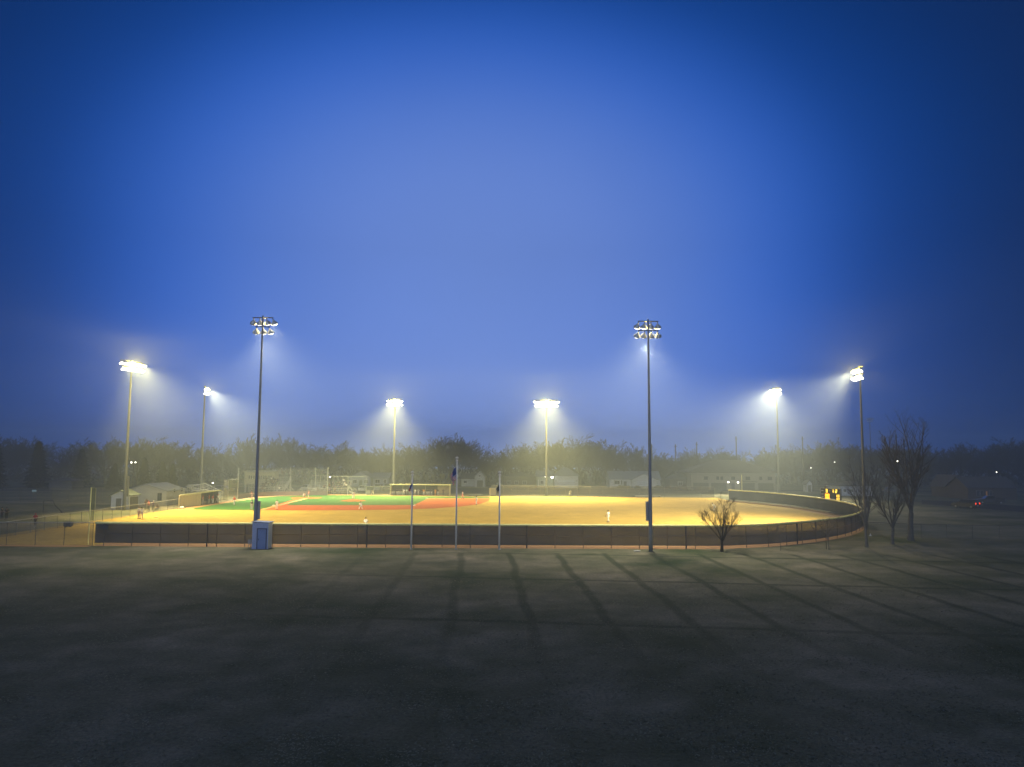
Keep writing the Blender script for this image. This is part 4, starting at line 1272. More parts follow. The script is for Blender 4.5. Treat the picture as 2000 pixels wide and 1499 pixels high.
for x in (-w_ / 2 + .2, 0, w_ / 2 - .2):
    for y in (.2, 3.0): MB().box(x, y, zb / 2, .18, .18, zb).build('leg', M_rail, pr)
# backstop wall and nets
bw = [G(463, 975), G(478, 973), G(500, 970.8), G(525, 969.3), G(560, 968.4), G(605, 968.0), G(645, 968.0)]
bwv = catmull([Vector(p) for p in bw], 1.0)
b_ = empty('backstop', (0, 0, 0), 'curved brown padded backstop wall with tall net posts behind home plate', 'backstop')
mb = MB(); vs = []; fs = []
for p in bwv:
    for dy, z in ((0, 0), (0, 1.02), (.25, 1.02), (.25, 0)): vs.append((p.x, p.y + dy, z))
for i in range(len(bwv) - 1):
    for k in range(4): fs.append((i * 4 + k, i * 4 + (k + 1) % 4, i * 4 + 4 + (k + 1) % 4, i * 4 + 4 + k))
mb.add(vs, fs).build('padded_wall', mat('brown_padding', (.15, .125, .12), .8, .1), b_)
strip_mesh('net', [p + Vector((0, .2)) for p in bwv], 1.02, 6.6, M_net, b_)
for a in (464.5, 490, 552, 600, 645):
    q = min(bwv, key=lambda p: abs(p.x - G(a, 970)[0]))
    MB().tube([(q.x, q.y + .3, 0), (q.x, q.y + .3, 6.9)], .07 if a in (464.5, 645) else .04, 6).build('net_post', M_rail, b_)
b2 = empty('side_net', (0, 0, 0), 'lower protective net with square frame right of the wide stands', 'net')
xa, ya = G(645, 968); xb = G(716, 968)[0]; xm = G(680, 968)[0]
mb = MB(); zt2 = PZ(931, ya, 680)
mb.tube([(xa + .4, ya, zt2), (xb, ya, zt2)], .04, 6); mb.build('top_rail', M_rail, b2)
for x in (xm, xb): MB().tube([(x, ya, 0), (x, ya, zt2)], .045, 6).build('net_post', M_rail, b2)
me = bpy.data.meshes.new('net'); me.from_pydata([(xa + .4, ya + .02, .1), (xb, ya + .02, .1), (xb, ya + .02, zt2), (xa + .4, ya + .02, zt2)], [], [(0, 1, 2, 3)]); me.materials.append(M_net); link('net', me, b2)
wire_fence('chain_link_fence', [(xb + .1, ya), (X0 - .3, Y0)], 2.3, 2.4, 'short chain link fence between the side net and far dugout', mat('dull_rail', (.3, .31, .31)), mat('galv_post', (.16, .17, .16)), dense=see_through('far_wire', (.2, .2, .2), .5))
# batting cage / screened enclosure at the corner by the left dugout
cg = empty('batting_cage', (0, 0, 0), 'tall pale screened cage between the left dugout and the backstop', 'batting cage')
cx0, cy0 = G(430, 982); cx1, cy1 = G(463.5, 976)
hh = PZ(936, cy1, 455)
q0 = Vector((cx0, cy0)); q1 = Vector((cx1, cy1)); qm = q0.lerp(q1, .42)
me = bpy.data.meshes.new('screen'); M_cage = see_through('cage_screen', (.30, .28, .22), .42)
me.from_pydata([(q0.x, q0.y, 0), (qm.x, qm.y, 0), (q1.x, q1.y, 0), (q1.x, q1.y, hh), (qm.x, qm.y, hh), (qm.x, qm.y, 2.6), (q0.x, q0.y, 2.5)], [], [(0, 1, 5, 6), (1, 2, 3, 4, 5)])
me.materials.append(M_cage); link('screen', me, cg)
me = bpy.data.meshes.new('screen'); me.from_pydata([(qm.x, qm.y, 0), (qm.x - 2.5, qm.y + 4, 0), (qm.x - 2.5, qm.y + 4, hh), (qm.x, qm.y, hh)], [], [(0, 1, 2, 3)]); me.materials.append(M_cage); link('screen', me, cg)
for p, h in ((q0, 2.5), (qm, hh), (q1, hh)):
    MB().tube([(p.x, p.y, 0), (p.x, p.y, h)], .05, 6).build('cage_post', M_rail, cg)
MB().tube([(qm.x, qm.y, hh), (q1.x, q1.y, hh)], .05, 6).build('top_rail', M_rail, cg)

# ---------------------------------------------------------------- scoreboard
xs_, _z = P(1622, 966, 144.5)
sb = empty('scoreboard', (xs_, 144.5, 0), 'scoreboard with glowing orange digits beyond the outfield fence', 'scoreboard', None, R(-62))
zt_, zb_ = PZ(954.5, 144.5, 1622), PZ(977.5, 144.5, 1622)
WB = 4.4
MB().box(0, .15, (zt_ + zb_) / 2, WB, .28, zt_ - zb_).build('panel', mat('scoreboard_panel', (.055, .06, .055), .7, .1), sb)
mb = MB()
for z in (zt_, zb_): mb.box(0, -.02, z, WB + .06, .1, .06)
for x in (-WB / 2, WB / 2): mb.box(x, -.02, (zt_ + zb_) / 2, .06, .1, zt_ - zb_ - .06)
mb.build('border', M_rail, sb)
for x in (-1.2, 1.6): MB().box(x, .45, zb_ / 2 + .2, .22, .22, zb_ + .4).build('post', mat('brown_post', (.16, .09, .08), .8, .1), sb)
MB().box(-1.2, .3, zt_ + .2, .5, .2, .36).build('horn', M_dark, sb)
M_led = mat('amber_led', (1, .4, .02), .5, 0, emit=(1.0, .42, .012), estr=2.6)
M_led2 = mat('yellow_led', (1, .7, .1), .5, 0, emit=(1.0, .66, .07), estr=2.2)
SEG = {'0': 'abcdef', '1': 'bc', '2': 'abged', '3': 'abgcd', '5': 'afgcd', '8': 'abcdefg'}
def digit(ch, cx, cz, w, h, m, t_=.09):
    mb = MB()
    for s in SEG[ch]:
        if s in 'agd':
            z = {'a': h / 2, 'g': 0, 'd': -h / 2}[s]; mb.box(cx, -.03, cz + z, w, .06, t_)
        else:
            x = w / 2 if s in 'bc' else -w / 2; z = h / 4 if s in 'bf' else -h / 4
            mb.box(cx + x, -.035, cz + z, t_, .06, h / 2 + t_ * .8)
    return mb.build('digit', m, sb)
zc = (zt_ + zb_) / 2; HH = zt_ - zb_
for ch, x in (('3', -.85), ('1', .5), ('2', 1.3)): digit(ch, x, zc + HH * .29, .30, .52, M_led2, .13)
for x in (-.95, -.45): 
    for z in (-.08, -.34): digit('8', x, zc + HH * z, .30, .40, M_led, .14)
for x in (1.35, 1.75):
    for z in (-.10, -.36): digit('1', x, zc + HH * z, .26, .40, M_led2, .13)
for z in (.30, .0, -.2, -.38):
    MB().box(-1.78, -.025, zc + HH * z, .5, .03, .12).build('label_strip', M_fwhite, sb)
for x, z in ((-.15, .30), (.9, .30)): MB().box(x, -.025, zc + HH * z, .34, .03, .14).build('label_strip', mat('rosy_strip', (.6, .35, .3), .7, .1), sb)

# ---------------------------------------------------------------- utility poles and lamps
for px, pt, lab, Y in [(1272.5, 868, 'hazy utility pole just right of the near right floodlight pole', 256), (1319, 868, 'hazy utility pole at the left end of the long building', 258), (1360.5, 864, 'hazy utility pole behind the left part of the long building', 256),
                       (1437.5, 853, 'utility pole rising behind the middle of the long building', 254), (1567, 853, 'utility pole between the long building and the scoreboard', 245), (1750, 849, 'dark utility pole left of the tallest near tree', 225)]:
    x, z = P(px, pt, Y)
    root = empty('utility_pole', (x, Y, 0), lab, 'utility pole', 'utility poles along the far road')
    MB().tube([(0, 0, 0), (0, 0, z)], [.24, .17], 7).build('pole', M_barkfar, root)
    MB().box(0, -.2, z - .8, 1.0, .12, .14).build('crossarm', M_barkfar, root)
def small_lamp(px, py, Y, label, r=.2, on_pole=True, name='street_lamp', cat='lamp'):
    x, z = P(px, py, Y)
    root = empty(name, (x, Y, 0), label, cat)
    if on_pole:
        MB().tube([(.5, .1, 0), (.5, .1, z + .1), (0, 0, z + .25)], [.09, .06, .04], 6).build('pole', M_barkfar, root)
    else:
        MB().box(0, .3, z, .2, .4, .2).build('bracket', M_dark, root)
    MB().box(0, 0, z + r * .8, r * 2.2, r * 2.2, r * .5).build('hood', M_dark, root)
    MB().sphere((0, 0, z), r, 8, 6).build('bulb', M_bulb, root, True)
small_lamp(1422.5, 942, 235.4, 'left one of two bright wall lamps on the long building', .27, False, 'wall_lamp', 'lamp')
small_lamp(1441.5, 942.5, 235.4, 'right one of two bright wall lamps on the long building', .27, False, 'wall_lamp', 'lamp')
small_lamp(1078.5, 932.5, 245.3, 'bright wall lamp at the left side of the wide garage door', .42, False, 'wall_lamp', 'lamp')
small_lamp(1065.5, 931.7, 247.2, 'small wall lamp on the greenish porch house', .2, False, 'wall_lamp', 'lamp')
small_lamp(256.5, 903.5, 190, 'left one of two lamps above the tan hall', .2)
small_lamp(264.5, 903.5, 190, 'right one of two lamps above the tan hall', .17)
small_lamp(1583.5, 914, 240, 'pinpoint street lamp left of the scoreboard', .15)
small_lamp(1630, 903, 242, 'pinpoint street lamp above the scoreboard', .14)
small_lamp(1753, 901, 200, 'pinpoint street lamp beside the tallest near tree', .20)
small_lamp(1946.5, 922.5, 200, 'pinpoint street lamp at far right above the pickup', .12)
small_lamp(644.5, 932, 198, 'small bright white dot on the backstop post', .2, False, 'net_post_dot', 'lamp')  # small white dot, built from the same parts as the lamps
small_lamp(415.5, 943.5, 178, 'tiny white lamp at the small stands', .16)
x, z = P(67, 959, 170)
sg = empty('park_sign', (x, 170, 0), 'small pale blank sign on two posts far left', 'sign')
MB().box(0, 0, z, 1.0, .06, .36).build('board', mat('pale_cyan_board', (.5, .62, .68), .6, .05, emit=(.25, .5, .6), estr=.25), sg)
for s in (-.4, .4): MB().tube([(s, .05, 0), (s, .05, z)], .03, 5).build('post', M_dark, sg)
# goal-like frame and bench left
x, y = G(93, 1003)
go = empty('soccer_goal', (x, y, 0), 'dark soccer goal frame standing on the left lawn', 'goal')
MB().tube([(-.75, 0, 0), (-.75, 0, 2.1), (.75, 0, 2.1), (.8, .6, 1.3), (1.5, 1.6, 0)], .07, 6).build('frame', M_dark, go)
MB().tube([(-.75, 0, 0), (-.2, 1.6, 0), (1.5, 1.6, 0)], .05, 6).build('ground_bar', M_dark, go)
x, y = G(133, 1029)
bx = tag(MB().box(0, 0, .35, 1.0, .6, .5).box(0, 0, .64, 1.04, .64, .08).box(-.3, 0, .05, .1, .5, .1).box(.3, 0, .05, .1, .5, .1).build('equipment_box', M_dark), 'dark equipment box against the left foul line fence', 'box'); bx.location = (x, y, 0)
# ---------------------------------------------------------------- cars
M_tyre = mat('tyre_rubber', (.015, .015, .016), .8, .1); M_rim = mat('wheel_rim', (.35, .35, .36), .4, .1, metal=.5)
M_carglass = mat('car_glass', (.02, .022, .028), .1, .1, spec=.6)
M_hl = mat('headlight_lens', (.6, .6, .6), .2, .05); M_tl = mat('tail_light_lens', (.3, .02, .02), .3, .05)
M_tlon = mat('tail_light_on', (.5, .03, .02), .3, 0, emit=(1, .06, .02), estr=2.2); M_hlon = mat('headlight_on', (1, .9, .6), .3, 0, emit=(1, .9, .5), estr=1.3)
WM = MB(); WM.tube([(-.11, 0, 0), (.11, 0, 0)], .33, 16); WHEEL = WM.mesh('tyre', M_tyre)
RM = MB(); RM.tube([(-.125, 0, 0), (.125, 0, 0)], .19, 12); RIM = RM.mesh('rim', M_rim)
def car(label, x, y, rz, kind, c, group='parked cars in the far lot', lit=False, cat='car', name='parked_car'):
    root = empty(name, (x, y, 0), label, cat, group, rz)      # local +y is forward
    bm = mat('car_paint_' + '_'.join('%02d' % int(v * 99) for v in c), c, .3, .04, spec=.5)
    L, Wd = {'sedan': (4.6, 1.8), 'suv': (4.7, 1.9), 'pickup': (5.5, 1.95), 'van': (5.0, 1.95)}[kind]
    h = L / 2
    low = {'sedan': [(-h, .35), (-h + .05, .85), (-h + .7, .95), (h - 1.5, .92), (h - .2, .75), (h, .55), (h, .3), (h - .3, .22), (-h + .3, .22)],
           'suv': [(-h, .4), (-h, 1.05), (h - 1.2, 1.05), (h - .15, .92), (h, .7), (h, .35), (h - .3, .27), (-h + .3, .27)],
           'pickup': [(-h, .5), (-h, 1.05), (h - 1.3, 1.1), (h - .1, 1.0), (h, .75), (h, .4), (h - .3, .32), (-h + .3, .35)],
           'van': [(-h, .35), (-h, 1.1), (h - 1.0, 1.1), (h - .1, .8), (h, .6), (h, .3), (h - .3, .25), (-h + .3, .25)]}[kind]
    cab = {'sedan': [(-h + .55, .92), (-h + 1.25, 1.42), (h - 2.25, 1.42), (h - 1.35, .9)], 'suv': [(-h + .05, 1.03), (-h + .35, 1.72), (h - 2.0, 1.72), (h - 1.15, 1.03)],
           'pickup': [(-h + 1.9, 1.05), (-h + 2.05, 1.75), (h - 2.15, 1.75), (h - 1.35, 1.05)], 'van': [(-h + .05, 1.08), (-h + .2, 1.95), (h - 1.7, 1.95), (h - .85, 1.08)]}[kind]
    vs = []; fs = []
    def sect(poly, w0, w1, z0, z1):
        mb = MB(); n = len(poly)
        def wz(z): return w0 + (w1 - w0) * max(0, min(1, (z - z0) / (z1 - z0)))
        vs = [(-wz(p[1]) / 2, p[0], p[1]) for p in poly] + [(wz(p[1]) / 2, p[0], p[1]) for p in poly]
        mb.add(vs, [tuple(range(n - 1, -1, -1)), tuple(range(n, 2 * n))] + [(i, (i + 1) % n, n + (i + 1) % n, n + i) for i in range(n)])
        return mb
    b = sect(low, Wd, Wd - .08, .3, 1.0); 
    zt = max(p[1] for p in cab); zb = min(p[1] for p in cab)
    c2 = sect(cab, Wd - .1, Wd - .45, zb, zt)
    b.add(c2.v, c2.f)
    if kind == 'pickup': b.box(-Wd / 2 + .06, -h + .95, 1.2, .1, 1.8, .3).box(Wd / 2 - .06, -h + .95, 1.2, .1, 1.8, .3).box(0, -h + .05, 1.2, Wd - .1, .08, .3)
    b.build('body', bm, root)
    q = [Vector(p) for p in cab]
    cen = sum(q, Vector((0, 0))) / 4
    def face(i, j, name):
        a, e = q[i].lerp(q[j], .12), q[i].lerp(q[j], .86)
        nrm = Vector((e.y - a.y, -(e.x - a.x))).normalized()
        if nrm.dot((a + e) / 2 - cen) < 0: nrm = -nrm
        a += nrm * .015; e += nrm * .015
        def wz(z): return (Wd - .1 + (-.35) * (z - zb) / (zt - zb)) * .86
        mb = MB(); mb.add([(-wz(a.y) / 2, a.x, a.y), (wz(a.y) / 2, a.x, a.y), (wz(e.y) / 2, e.x, e.y), (-wz(e.y) / 2, e.x, e.y)], [(0, 1, 2, 3)])
        mb.build(name, M_carglass, root)
    face(0, 1, 'rear_window'); face(3, 2, 'windshield')
    for s in (-1, 1):
        def wz(z): return (Wd - .1 + (-.35) * (z - zb) / (zt - zb)) / 2 + .012
        pp = [q[0].lerp(q[3], .08).lerp(q[1], .12), q[0].lerp(q[3], .9).lerp(q[2], .12), q[3].lerp(q[2], .82).lerp(q[1], .06), q[0].lerp(q[1], .82).lerp(q[2], .06)]
        MB().add([(s * wz(p.y), p.x, p.y) for p in pp], [(0, 1, 2, 3)]).build('side_window', M_carglass, root)
    for sx in (-1, 1):
        for sy in (-h + .85, h - .9):
            w = link('wheel', WHEEL, root); w.location = (sx * (Wd / 2 - .1), sy, .33); r = link('rim', RIM, w)
        MB().box(sx * (Wd / 2 - .28), h - .02, .66 if kind != 'pickup' else .85, .38, .1, .16).build('headlight', M_hlon if lit else M_hl, root)
        MB().box(sx * (Wd / 2 - .2), -h - .0, .82 if kind != 'suv' else .98, .34 if kind != 'suv' else .3, .08, .18 if kind != 'suv' else .32).build('tail_light', M_tlon if lit else M_tl, root)
    MB().box(0, -h - .01, .55, .5, .03, .14).build('number_plate', M_white, root)
    return root
blue = (.30, .34, .45); sil = (.40, .42, .46); blk = (.02, .02, .024); wh = (.6, .62, .66); red = (.25, .04, .04); gr = (.12, .13, .15)
x, y = G(1886, 992.5)
car('dark suv with glowing red tail lights turning on the side road', x, y, R(33), 'suv', blk, None, True, name='moving_car')
x, y = G(1950, 986)
car('nearly black pickup parked beside the dark house', x, y + 3, R(80), 'pickup', blk, None, cat='pickup', name='parked_pickup')
for px, Y, rz, k, c, lab in [(597, 216, 2, 'suv', blue, 'pale blue suv parked at the left of the wide stands'), (621, 217, -3, 'sedan', sil, 'silver sedan seen through the back rail of the wide stands, left half'), (637, 220, 0, 'suv', gr, 'dark grey suv behind the left of the wide stands'),
                             (708, 213, 4, 'suv', sil, 'silver suv parked just right of the wide stands'), (739, 219, 0, 'van', blue, 'dull blue van left of the floodlight pole at the far dugout'), (757, 221, 3, 'van', gr, 'grey van directly left of the far dugout pole'),
                             (779, 214, -2, 'suv', wh, 'white roofed suv just right of the far dugout pole'), (801, 222, 0, 'sedan', blue, 'low blue sedan behind the left flagpole'), (858, 219, 5, 'sedan', sil, 'silver sedan behind the right end of the far dugout'),
                             (372, 196, 20, 'pickup', gr, 'dark pickup parked behind the hall, leftmost in the lot'), (386, 205, 12, 'van', (.32, .33, .5), 'lavender van behind the second lit pole'), (368, 208, 12, 'sedan', blue, 'blue sedan behind the dark pickup'),
                             (428, 207, 5, 'suv', gr, 'grey suv behind the small stands'), (440, 212, 95, 'sedan', blk, 'black sedan parked sideways behind the pale cage'), (1741, 228, 80, 'sedan', gr, 'grey sedan on the far road behind the bare trees')]:
    car(lab, P(px, 945, Y)[0], Y, R(rz + 180), k, c)

# ---------------------------------------------------------------- people
M_skin = mat('skin', (.42, .26, .19), .7, .05)
def skinmesh(name, verts, edges, rads, mats, sub=1):
    me = bpy.data.meshes.new(name + '_cage')
    me.from_pydata(verts, edges, [])
    o = bpy.data.objects.new(name + '_cage', me); col.objects.link(o)
    m = o.modifiers.new('s', 'SKIN'); m.use_smooth_shade = True
    sv = me.skin_vertices[0].data
    for i, r in enumerate(rads):
        sv[i].radius = (r, r) if not isinstance(r, tuple) else r
        sv[i].use_root = (i == 0)
    if sub:
        s = o.modifiers.new('u', 'SUBSURF'); s.levels = sub; s.render_levels = sub
    dg = bpy.context.evaluated_depsgraph_get(); dg.update()
    nm = bpy.data.meshes.new_from_object(o.evaluated_get(dg))
    nm.name = name
    bpy.data.objects.remove(o); bpy.data.meshes.remove(me)
    nm.materials.clear()
    for q in mats: nm.materials.append(q)
    return nm
def V(*a): return Vector(a)
def pose(kind):
    """joint positions, figure faces +y, about 1.8 m tall"""
    J = dict(pel=V(0, 0, .96), waist=V(0, 0, 1.12), chest=V(0, 0, 1.36), neck=V(0, 0, 1.52), head=V(0, .02, 1.66))
    for s, n in ((-1, 'L'), (1, 'R')):
        J['sh' + n] = V(s * .19, 0, 1.45); J['el' + n] = V(s * .25, -.02, 1.17); J['wr' + n] = V(s * .26, .06, .93)
        J['hip' + n] = V(s * .10, 0, .93); J['kn' + n] = V(s * .12, .02, .50); J['an' + n] = V(s * .13, -.02, .09); J['toe' + n] = V(s * .15, .17, .04)
    if kind == 'ready':          # knees bent, hands forward, leaning
        J.update(pel=V(0, -.18, .78), waist=V(0, -.10, .93), chest=V(0, .08, 1.12), neck=V(0, .20, 1.25), head=V(0, .27, 1.37))
        for s, n in ((-1, 'L'), (1, 'R')):
            J['sh' + n] = V(s * .19, .14, 1.19); J['el' + n] = V(s * .26, .18, .93); J['wr' + n] = V(s * .17, .30, .73)
            J['hip' + n] = V(s * .11, -.17, .75); J['kn' + n] = V(s * .24, .10, .44); J['an' + n] = V(s * .30, -.08, .09); J['toe' + n] = V(s * .35, .10, .04)
    if kind == 'walk':
        for s, n in ((-1, 'L'), (1, 'R')):
            J['kn' + n] = V(s * .11, .12 * s + .04, .50); J['an' + n] = V(s * .11, .24 * s - .06, .10); J['toe' + n] = V(s * .12, .24 * s + .12, .05)
            J['el' + n] = V(s * .25, -.10 * s, 1.18); J['wr' + n] = V(s * .24, -.20 * s + .10, .98)
    if kind == 'squat':          # catcher
        J.update(pel=V(0, -.12, .40), waist=V(0, -.06, .56), chest=V(0, .06, .78), neck=V(0, .14, .93), head=V(0, .20, 1.06))
        for s, n in ((-1, 'L'), (1, 'R')):
            J['sh' + n] = V(s * .19, .08, .86); J['el' + n] = V(s * .26, .24, .66); J['wr' + n] = V(s * .12, .46, .62)
            J['hip' + n] = V(s * .12, -.10, .38); J['kn' + n] = V(s * .34, .26, .46); J['an' + n] = V(s * .28, .02, .10); J['toe' + n] = V(s * .36, .18, .04)
    if kind == 'bat':
        J.update(pel=V(0, 0, .88), waist=V(0, .02, 1.03), chest=V(0, .05, 1.26), neck=V(0, .08, 1.41), head=V(-.02, .10, 1.55))
        J.update(shL=V(-.18, .08, 1.36), elL=V(-.02, .32, 1.26), wrL=V(.20, .26, 1.38), shR=V(.18, .02, 1.36), elR=V(.38, .14, 1.30), wrR=V(.25, .22, 1.46))
        for s, n in ((-1, 'L'), (1, 'R')):
            J['hip' + n] = V(s * .11, 0, .86); J['kn' + n] = V(s * .30, .08, .48); J['an' + n] = V(s * .38, -.02, .09); J['toe' + n] = V(s * .40, .17, .04)
    if kind == 'pitch':
        J.update(elL=V(-.20, .16, 1.24), wrL=V(-.02, .28, 1.30), elR=V(.20, .16, 1.24), wrR=V(.03, .27, 1.25))
        for s, n in ((-1, 'L'), (1, 'R')):
            J['kn' + n] = V(s * .20, .03, .50); J['an' + n] = V(s * .30, 0, .09); J['toe' + n] = V(s * .33, .17, .04)
    if kind == 'arms':           # coach signalling, one arm out and one raised
        J.update(elL=V(-.44, .02, 1.44), wrL=V(-.70, .05, 1.46), elR=V(.30, .12, 1.30), wrR=V(.12, .22, 1.42))
        for s, n in ((-1, 'L'), (1, 'R')): J['kn' + n] = V(s * .15, .03, .50); J['an' + n] = V(s * .20, 0, .09); J['toe' + n] = V(s * .22, .17, .04)
    if kind == 'sit':
        d = -.50
        for k in ('pel', 'waist', 'chest', 'neck', 'head', 'shL', 'shR'): J[k] = J[k] + V(0, -.05, d)
        for s, n in ((-1, 'L'), (1, 'R')):
            J['hip' + n] = V(s * .10, -.03, .44); J['kn' + n] = V(s * .15, .40, .47); J['an' + n] = V(s * .15, .40, .09); J['toe' + n] = V(s * .16, .56, .04)
            J['el' + n] = V(s * .25, .04, .70); J['wr' + n] = V(s * .12, .28, .58)
    if kind == 'lean':           # hands on hips
        for s, n in ((-1, 'L'), (1, 'R')): J['el' + n] = V(s * .38, -.08, 1.22); J['wr' + n] = V(s * .20, .04, 1.06)
    return J
MESHES = {}
def pose_meshes(kind):
    if kind in MESHES: return MESHES[kind]
    J = pose(kind)
    names = []; vs = []; es = []; rs = []
    def add(p, r, parent=None):
        vs.append(tuple(p)); rs.append(r)
        if parent is not None: es.append((parent, len(vs) - 1))
        return len(vs) - 1
    a = add(J['pel'], (.13, .10)); w = add(J['waist'], (.13, .10), a); c = add(J['chest'], (.15, .11), w); n = add(J['neck'], .058, c)
    hd = (J['head'] - J['neck']).normalized()
    j = add(J['neck'] + hd * .07 + V(0, .015, 0), (.062, .068), n); h1 = add(J['head'] + hd * .01, (.076, .092), j); h2 = add(J['head'] + hd * .10, (.055, .07), h1)
    nose = add(J['head'] + V(0, .105, -.02), .014, h1)
    for s in 'LR':
        q = add(J['sh' + s], .062, c); e = add(J['el' + s], .044, q); r = add(J['wr' + s], .028, e)
        d = (J['wr' + s] - J['el' + s]).normalized(); side = d.cross(V(0, 1, .01)).normalized()
        pm_ = add(J['wr' + s] + d * .07, (.034, .018), r)
        for k, l in enumerate((.060, .072, .068, .052)):
            b0 = J['wr' + s] + d * .10 + side * (k - 1.5) * .019
            f1 = add(b0, .009, pm_); add(b0 + d * l * .8 + V(0, .012, 0), .0075, f1)
        t1 = add(J['wr' + s] + d * .045 - side * .045, .010, r); add(J['wr' + s] + d * .085 - side * .058, .009, t1)
        q = add(J['hip' + s], .088, a); k = add(J['kn' + s], .058, q); an = add(J['an' + s], .040, k); add(J['toe' + s], .036, an)
    body = skinmesh('person', vs, es, rs, [M_skin], 1)
    def part(name, chain, m=None):
        vv = []; ee = []; rr = []
        ids = {}
        for key, p, r, par in chain:
            ids[key] = len(vv); vv.append(tuple(p)); rr.append(r)
            if par is not None: ee.append((ids[par], ids[key]))
        return skinmesh(name, vv, ee, rr, [m or M_white], 1)
    sl = .55
    jersey = part('jersey', [('c', J['chest'], (.175, .135), None), ('w', J['waist'], (.155, .125), 'c'), ('p', J['pel'] + V(0, 0, .02), (.15, .12), 'w'), ('n', J['neck'] - (J['neck'] - J['chest']) * .25, .085, 'c')] +
                  sum([[('s' + s, J['sh' + s], .085, 'c'), ('e' + s, J['sh' + s].lerp(J['el' + s], .95), .062, 's' + s)] for s in 'LR'], []))
    pants = part('trousers', [('p', J['pel'], (.155, .125), None)] + sum([[('h' + s, J['hip' + s], .105, 'p'), ('k' + s, J['kn' + s], .075, 'h' + s), ('a' + s, J['kn' + s].lerp(J['an' + s], .88), .060, 'k' + s)] for s in 'LR'], []))
    sh = []
    mb = MB()
    for s in 'LR':
        an = J['an' + s]; to = J['toe' + s]
        mb.tube([an + V(0, -.07, -.04), an + V(0, 0, -.035), to + V(0, .03, -.0)], [.045, .055, .04], 6)
    shoes = mb.mesh('shoes', M_dark, True)
    H_ = J['head']
    mb = MB()
    mb.sphere((H_.x, H_.y + .0, H_.z + .045), .108, 10, 6, (1, 1.1, .85))
    mb.box(H_.x, H_.y + .14, H_.z + .05, .13, .12, .015)
    cap = mb.mesh('cap', M_dark, True)
    g = J['wrL']; dd = (g - J['elL']).normalized()
    mb = MB(); c0 = g + dd * .10
    mb.sphere(tuple(c0), .10, 8, 6, (1, .55, 1.1)); mb.sphere(tuple(c0 + V(.06, .02, .03)), .045, 6, 4)
    glove = mb.mesh('glove', mat('glove_leather', (.10, .05, .03), .7, .1), True)
    MESHES[kind] = (body, jersey, pants, cap, glove, shoes)
    return MESHES[kind]
def cloth(c): return mat('cloth_' + '_'.join('%02d' % int(v * 99) for v in c), c, .85, .06, 4)
WHT = (.72, .71, .68); BLK = (.02, .02, .025); REDC = (.55, .06, .035); GRY = (.38, .38, .40); ORG = (.75, .33, .04); NVY = (.03, .04, .12); PRP = (.16, .08, .28); BRN = (.12, .08, .06); PINK = (.62, .30, .27); DG = (.07, .08, .10)
def person(px, py, pose_, face, top, legs, cap=BLK, label='', group=None, glove=False, z=0.0, at=None, shoes=None, s=1.0, bat=False):
    x, y = at if at else G(px, py)
    root = empty('person', (x, y, z), label, 'person', group, face)
    root.scale = (s, s, s)
    b, jr, pt, cp, gl, sh = pose_meshes(pose_)
    o = link('body', b, root)
    for me, nm, c in ((jr, 'jersey', top), (pt, 'trousers', legs), (cp, 'cap', cap)):
        if c is None: continue
        q = link(nm, me, root); q.material_slots[0].link = 'OBJECT'; q.material_slots[0].material = cloth(c)
    q = link('shoes', sh, root)
    if shoes: q.material_slots[0].link = 'OBJECT'; q.material_slots[0].material = cloth(shoes)
    if glove: link('glove', gl, root)
    return root
def toward(px, py, tx, ty, at=None):
    x, y = at if at else G(px, py)
    return math.atan2(ty - y, tx - x) - PI / 2
def fielder(px, py, pose_, label, top=WHT, legs=WHT, cap=BLK, glove=True, tgt=None, **k):
    t_ = tgt or HOME
    return person(px, py, pose_, toward(px, py, t_[0], t_[1]), top, legs, cap, label, 'players in white on the field', glove, **k)
f = fielder(714, 1038, 'stand', 'outfielder in white jersey standing close behind the windscreen')
fielder(1188, 1020.5, 'walk', 'outfielder in white with dark cap standing alone in the wide straw grass')
fielder(1394.5, 998.5, 'ready', 'outfielder in white seen through the round bare tree')
fielder(540.5, 996, 'stand', 'infielder in white standing on the dirt next to the near left pole')
fielder(704.5, 996.5, 'ready', 'infielder in white crouching at the front edge of the dirt', shoes=REDC)
fielder(930.5, 986.5, 'stand', 'infielder in white at the right tip of the dirt')
fielder(903.5, 974.5, 'walk', 'player in white by the far right base dirt', top=WHT, legs=PINK)
fielder(690.5, 977.5, 'pitch', 'pitcher in white standing on the mound', z=.24)
x, y = HOME
person(0, 0, 'squat', toward(0, 0, MD.x, MD.y, (x - .9, y + 1.3)), WHT, GRY, BLK, 'catcher squatting behind home plate', 'players in white on the field', True, at=(x - .9, y + 1.3))
bp_ = person(0, 0, 'bat', R(-75), PINK, GRY, REDC, 'batter in red and grey at home plate holding the bat up', 'players in red and grey', at=(x + .55, y - .2), shoes=WHT)
bt = MB(); bt.tube([(.22, .25, 1.38), (.30, .12, 1.72), (.36, .0, 2.15)], [.013, .016, .034], 7)
o = bt.build('baseball_bat', M_bench); o.location = bp_.location; o.rotation_euler = bp_.rotation_euler; tag(o, 'bat raised over the shoulder of the batter', 'bat')
person(491, 977, 'arms', R(180), PINK, PINK, REDC, 'coach in pink with arms out beside the near left pole', 'players in red and grey', shoes=WHT, at=G(491.5, 977))
person(491.2, 996.5, 'stand', R(-10), DG, GRY, BLK, 'umpire in dark shirt half hidden by the near left pole')
person(457.5, 988, 'walk', R(40), REDC, WHT, REDC, 'player in red jogging on the green past the left dugout', 'players in red and grey')
person(727.5, 968, 'ready', R(180), WHT, WHT, DG, 'person in white bending by the fence left of the far dugout')
person(1113.5, 970, 'ready', R(200), WHT, WHT, WHT, 'person in white crouching at the far edge of the grass below the garage')
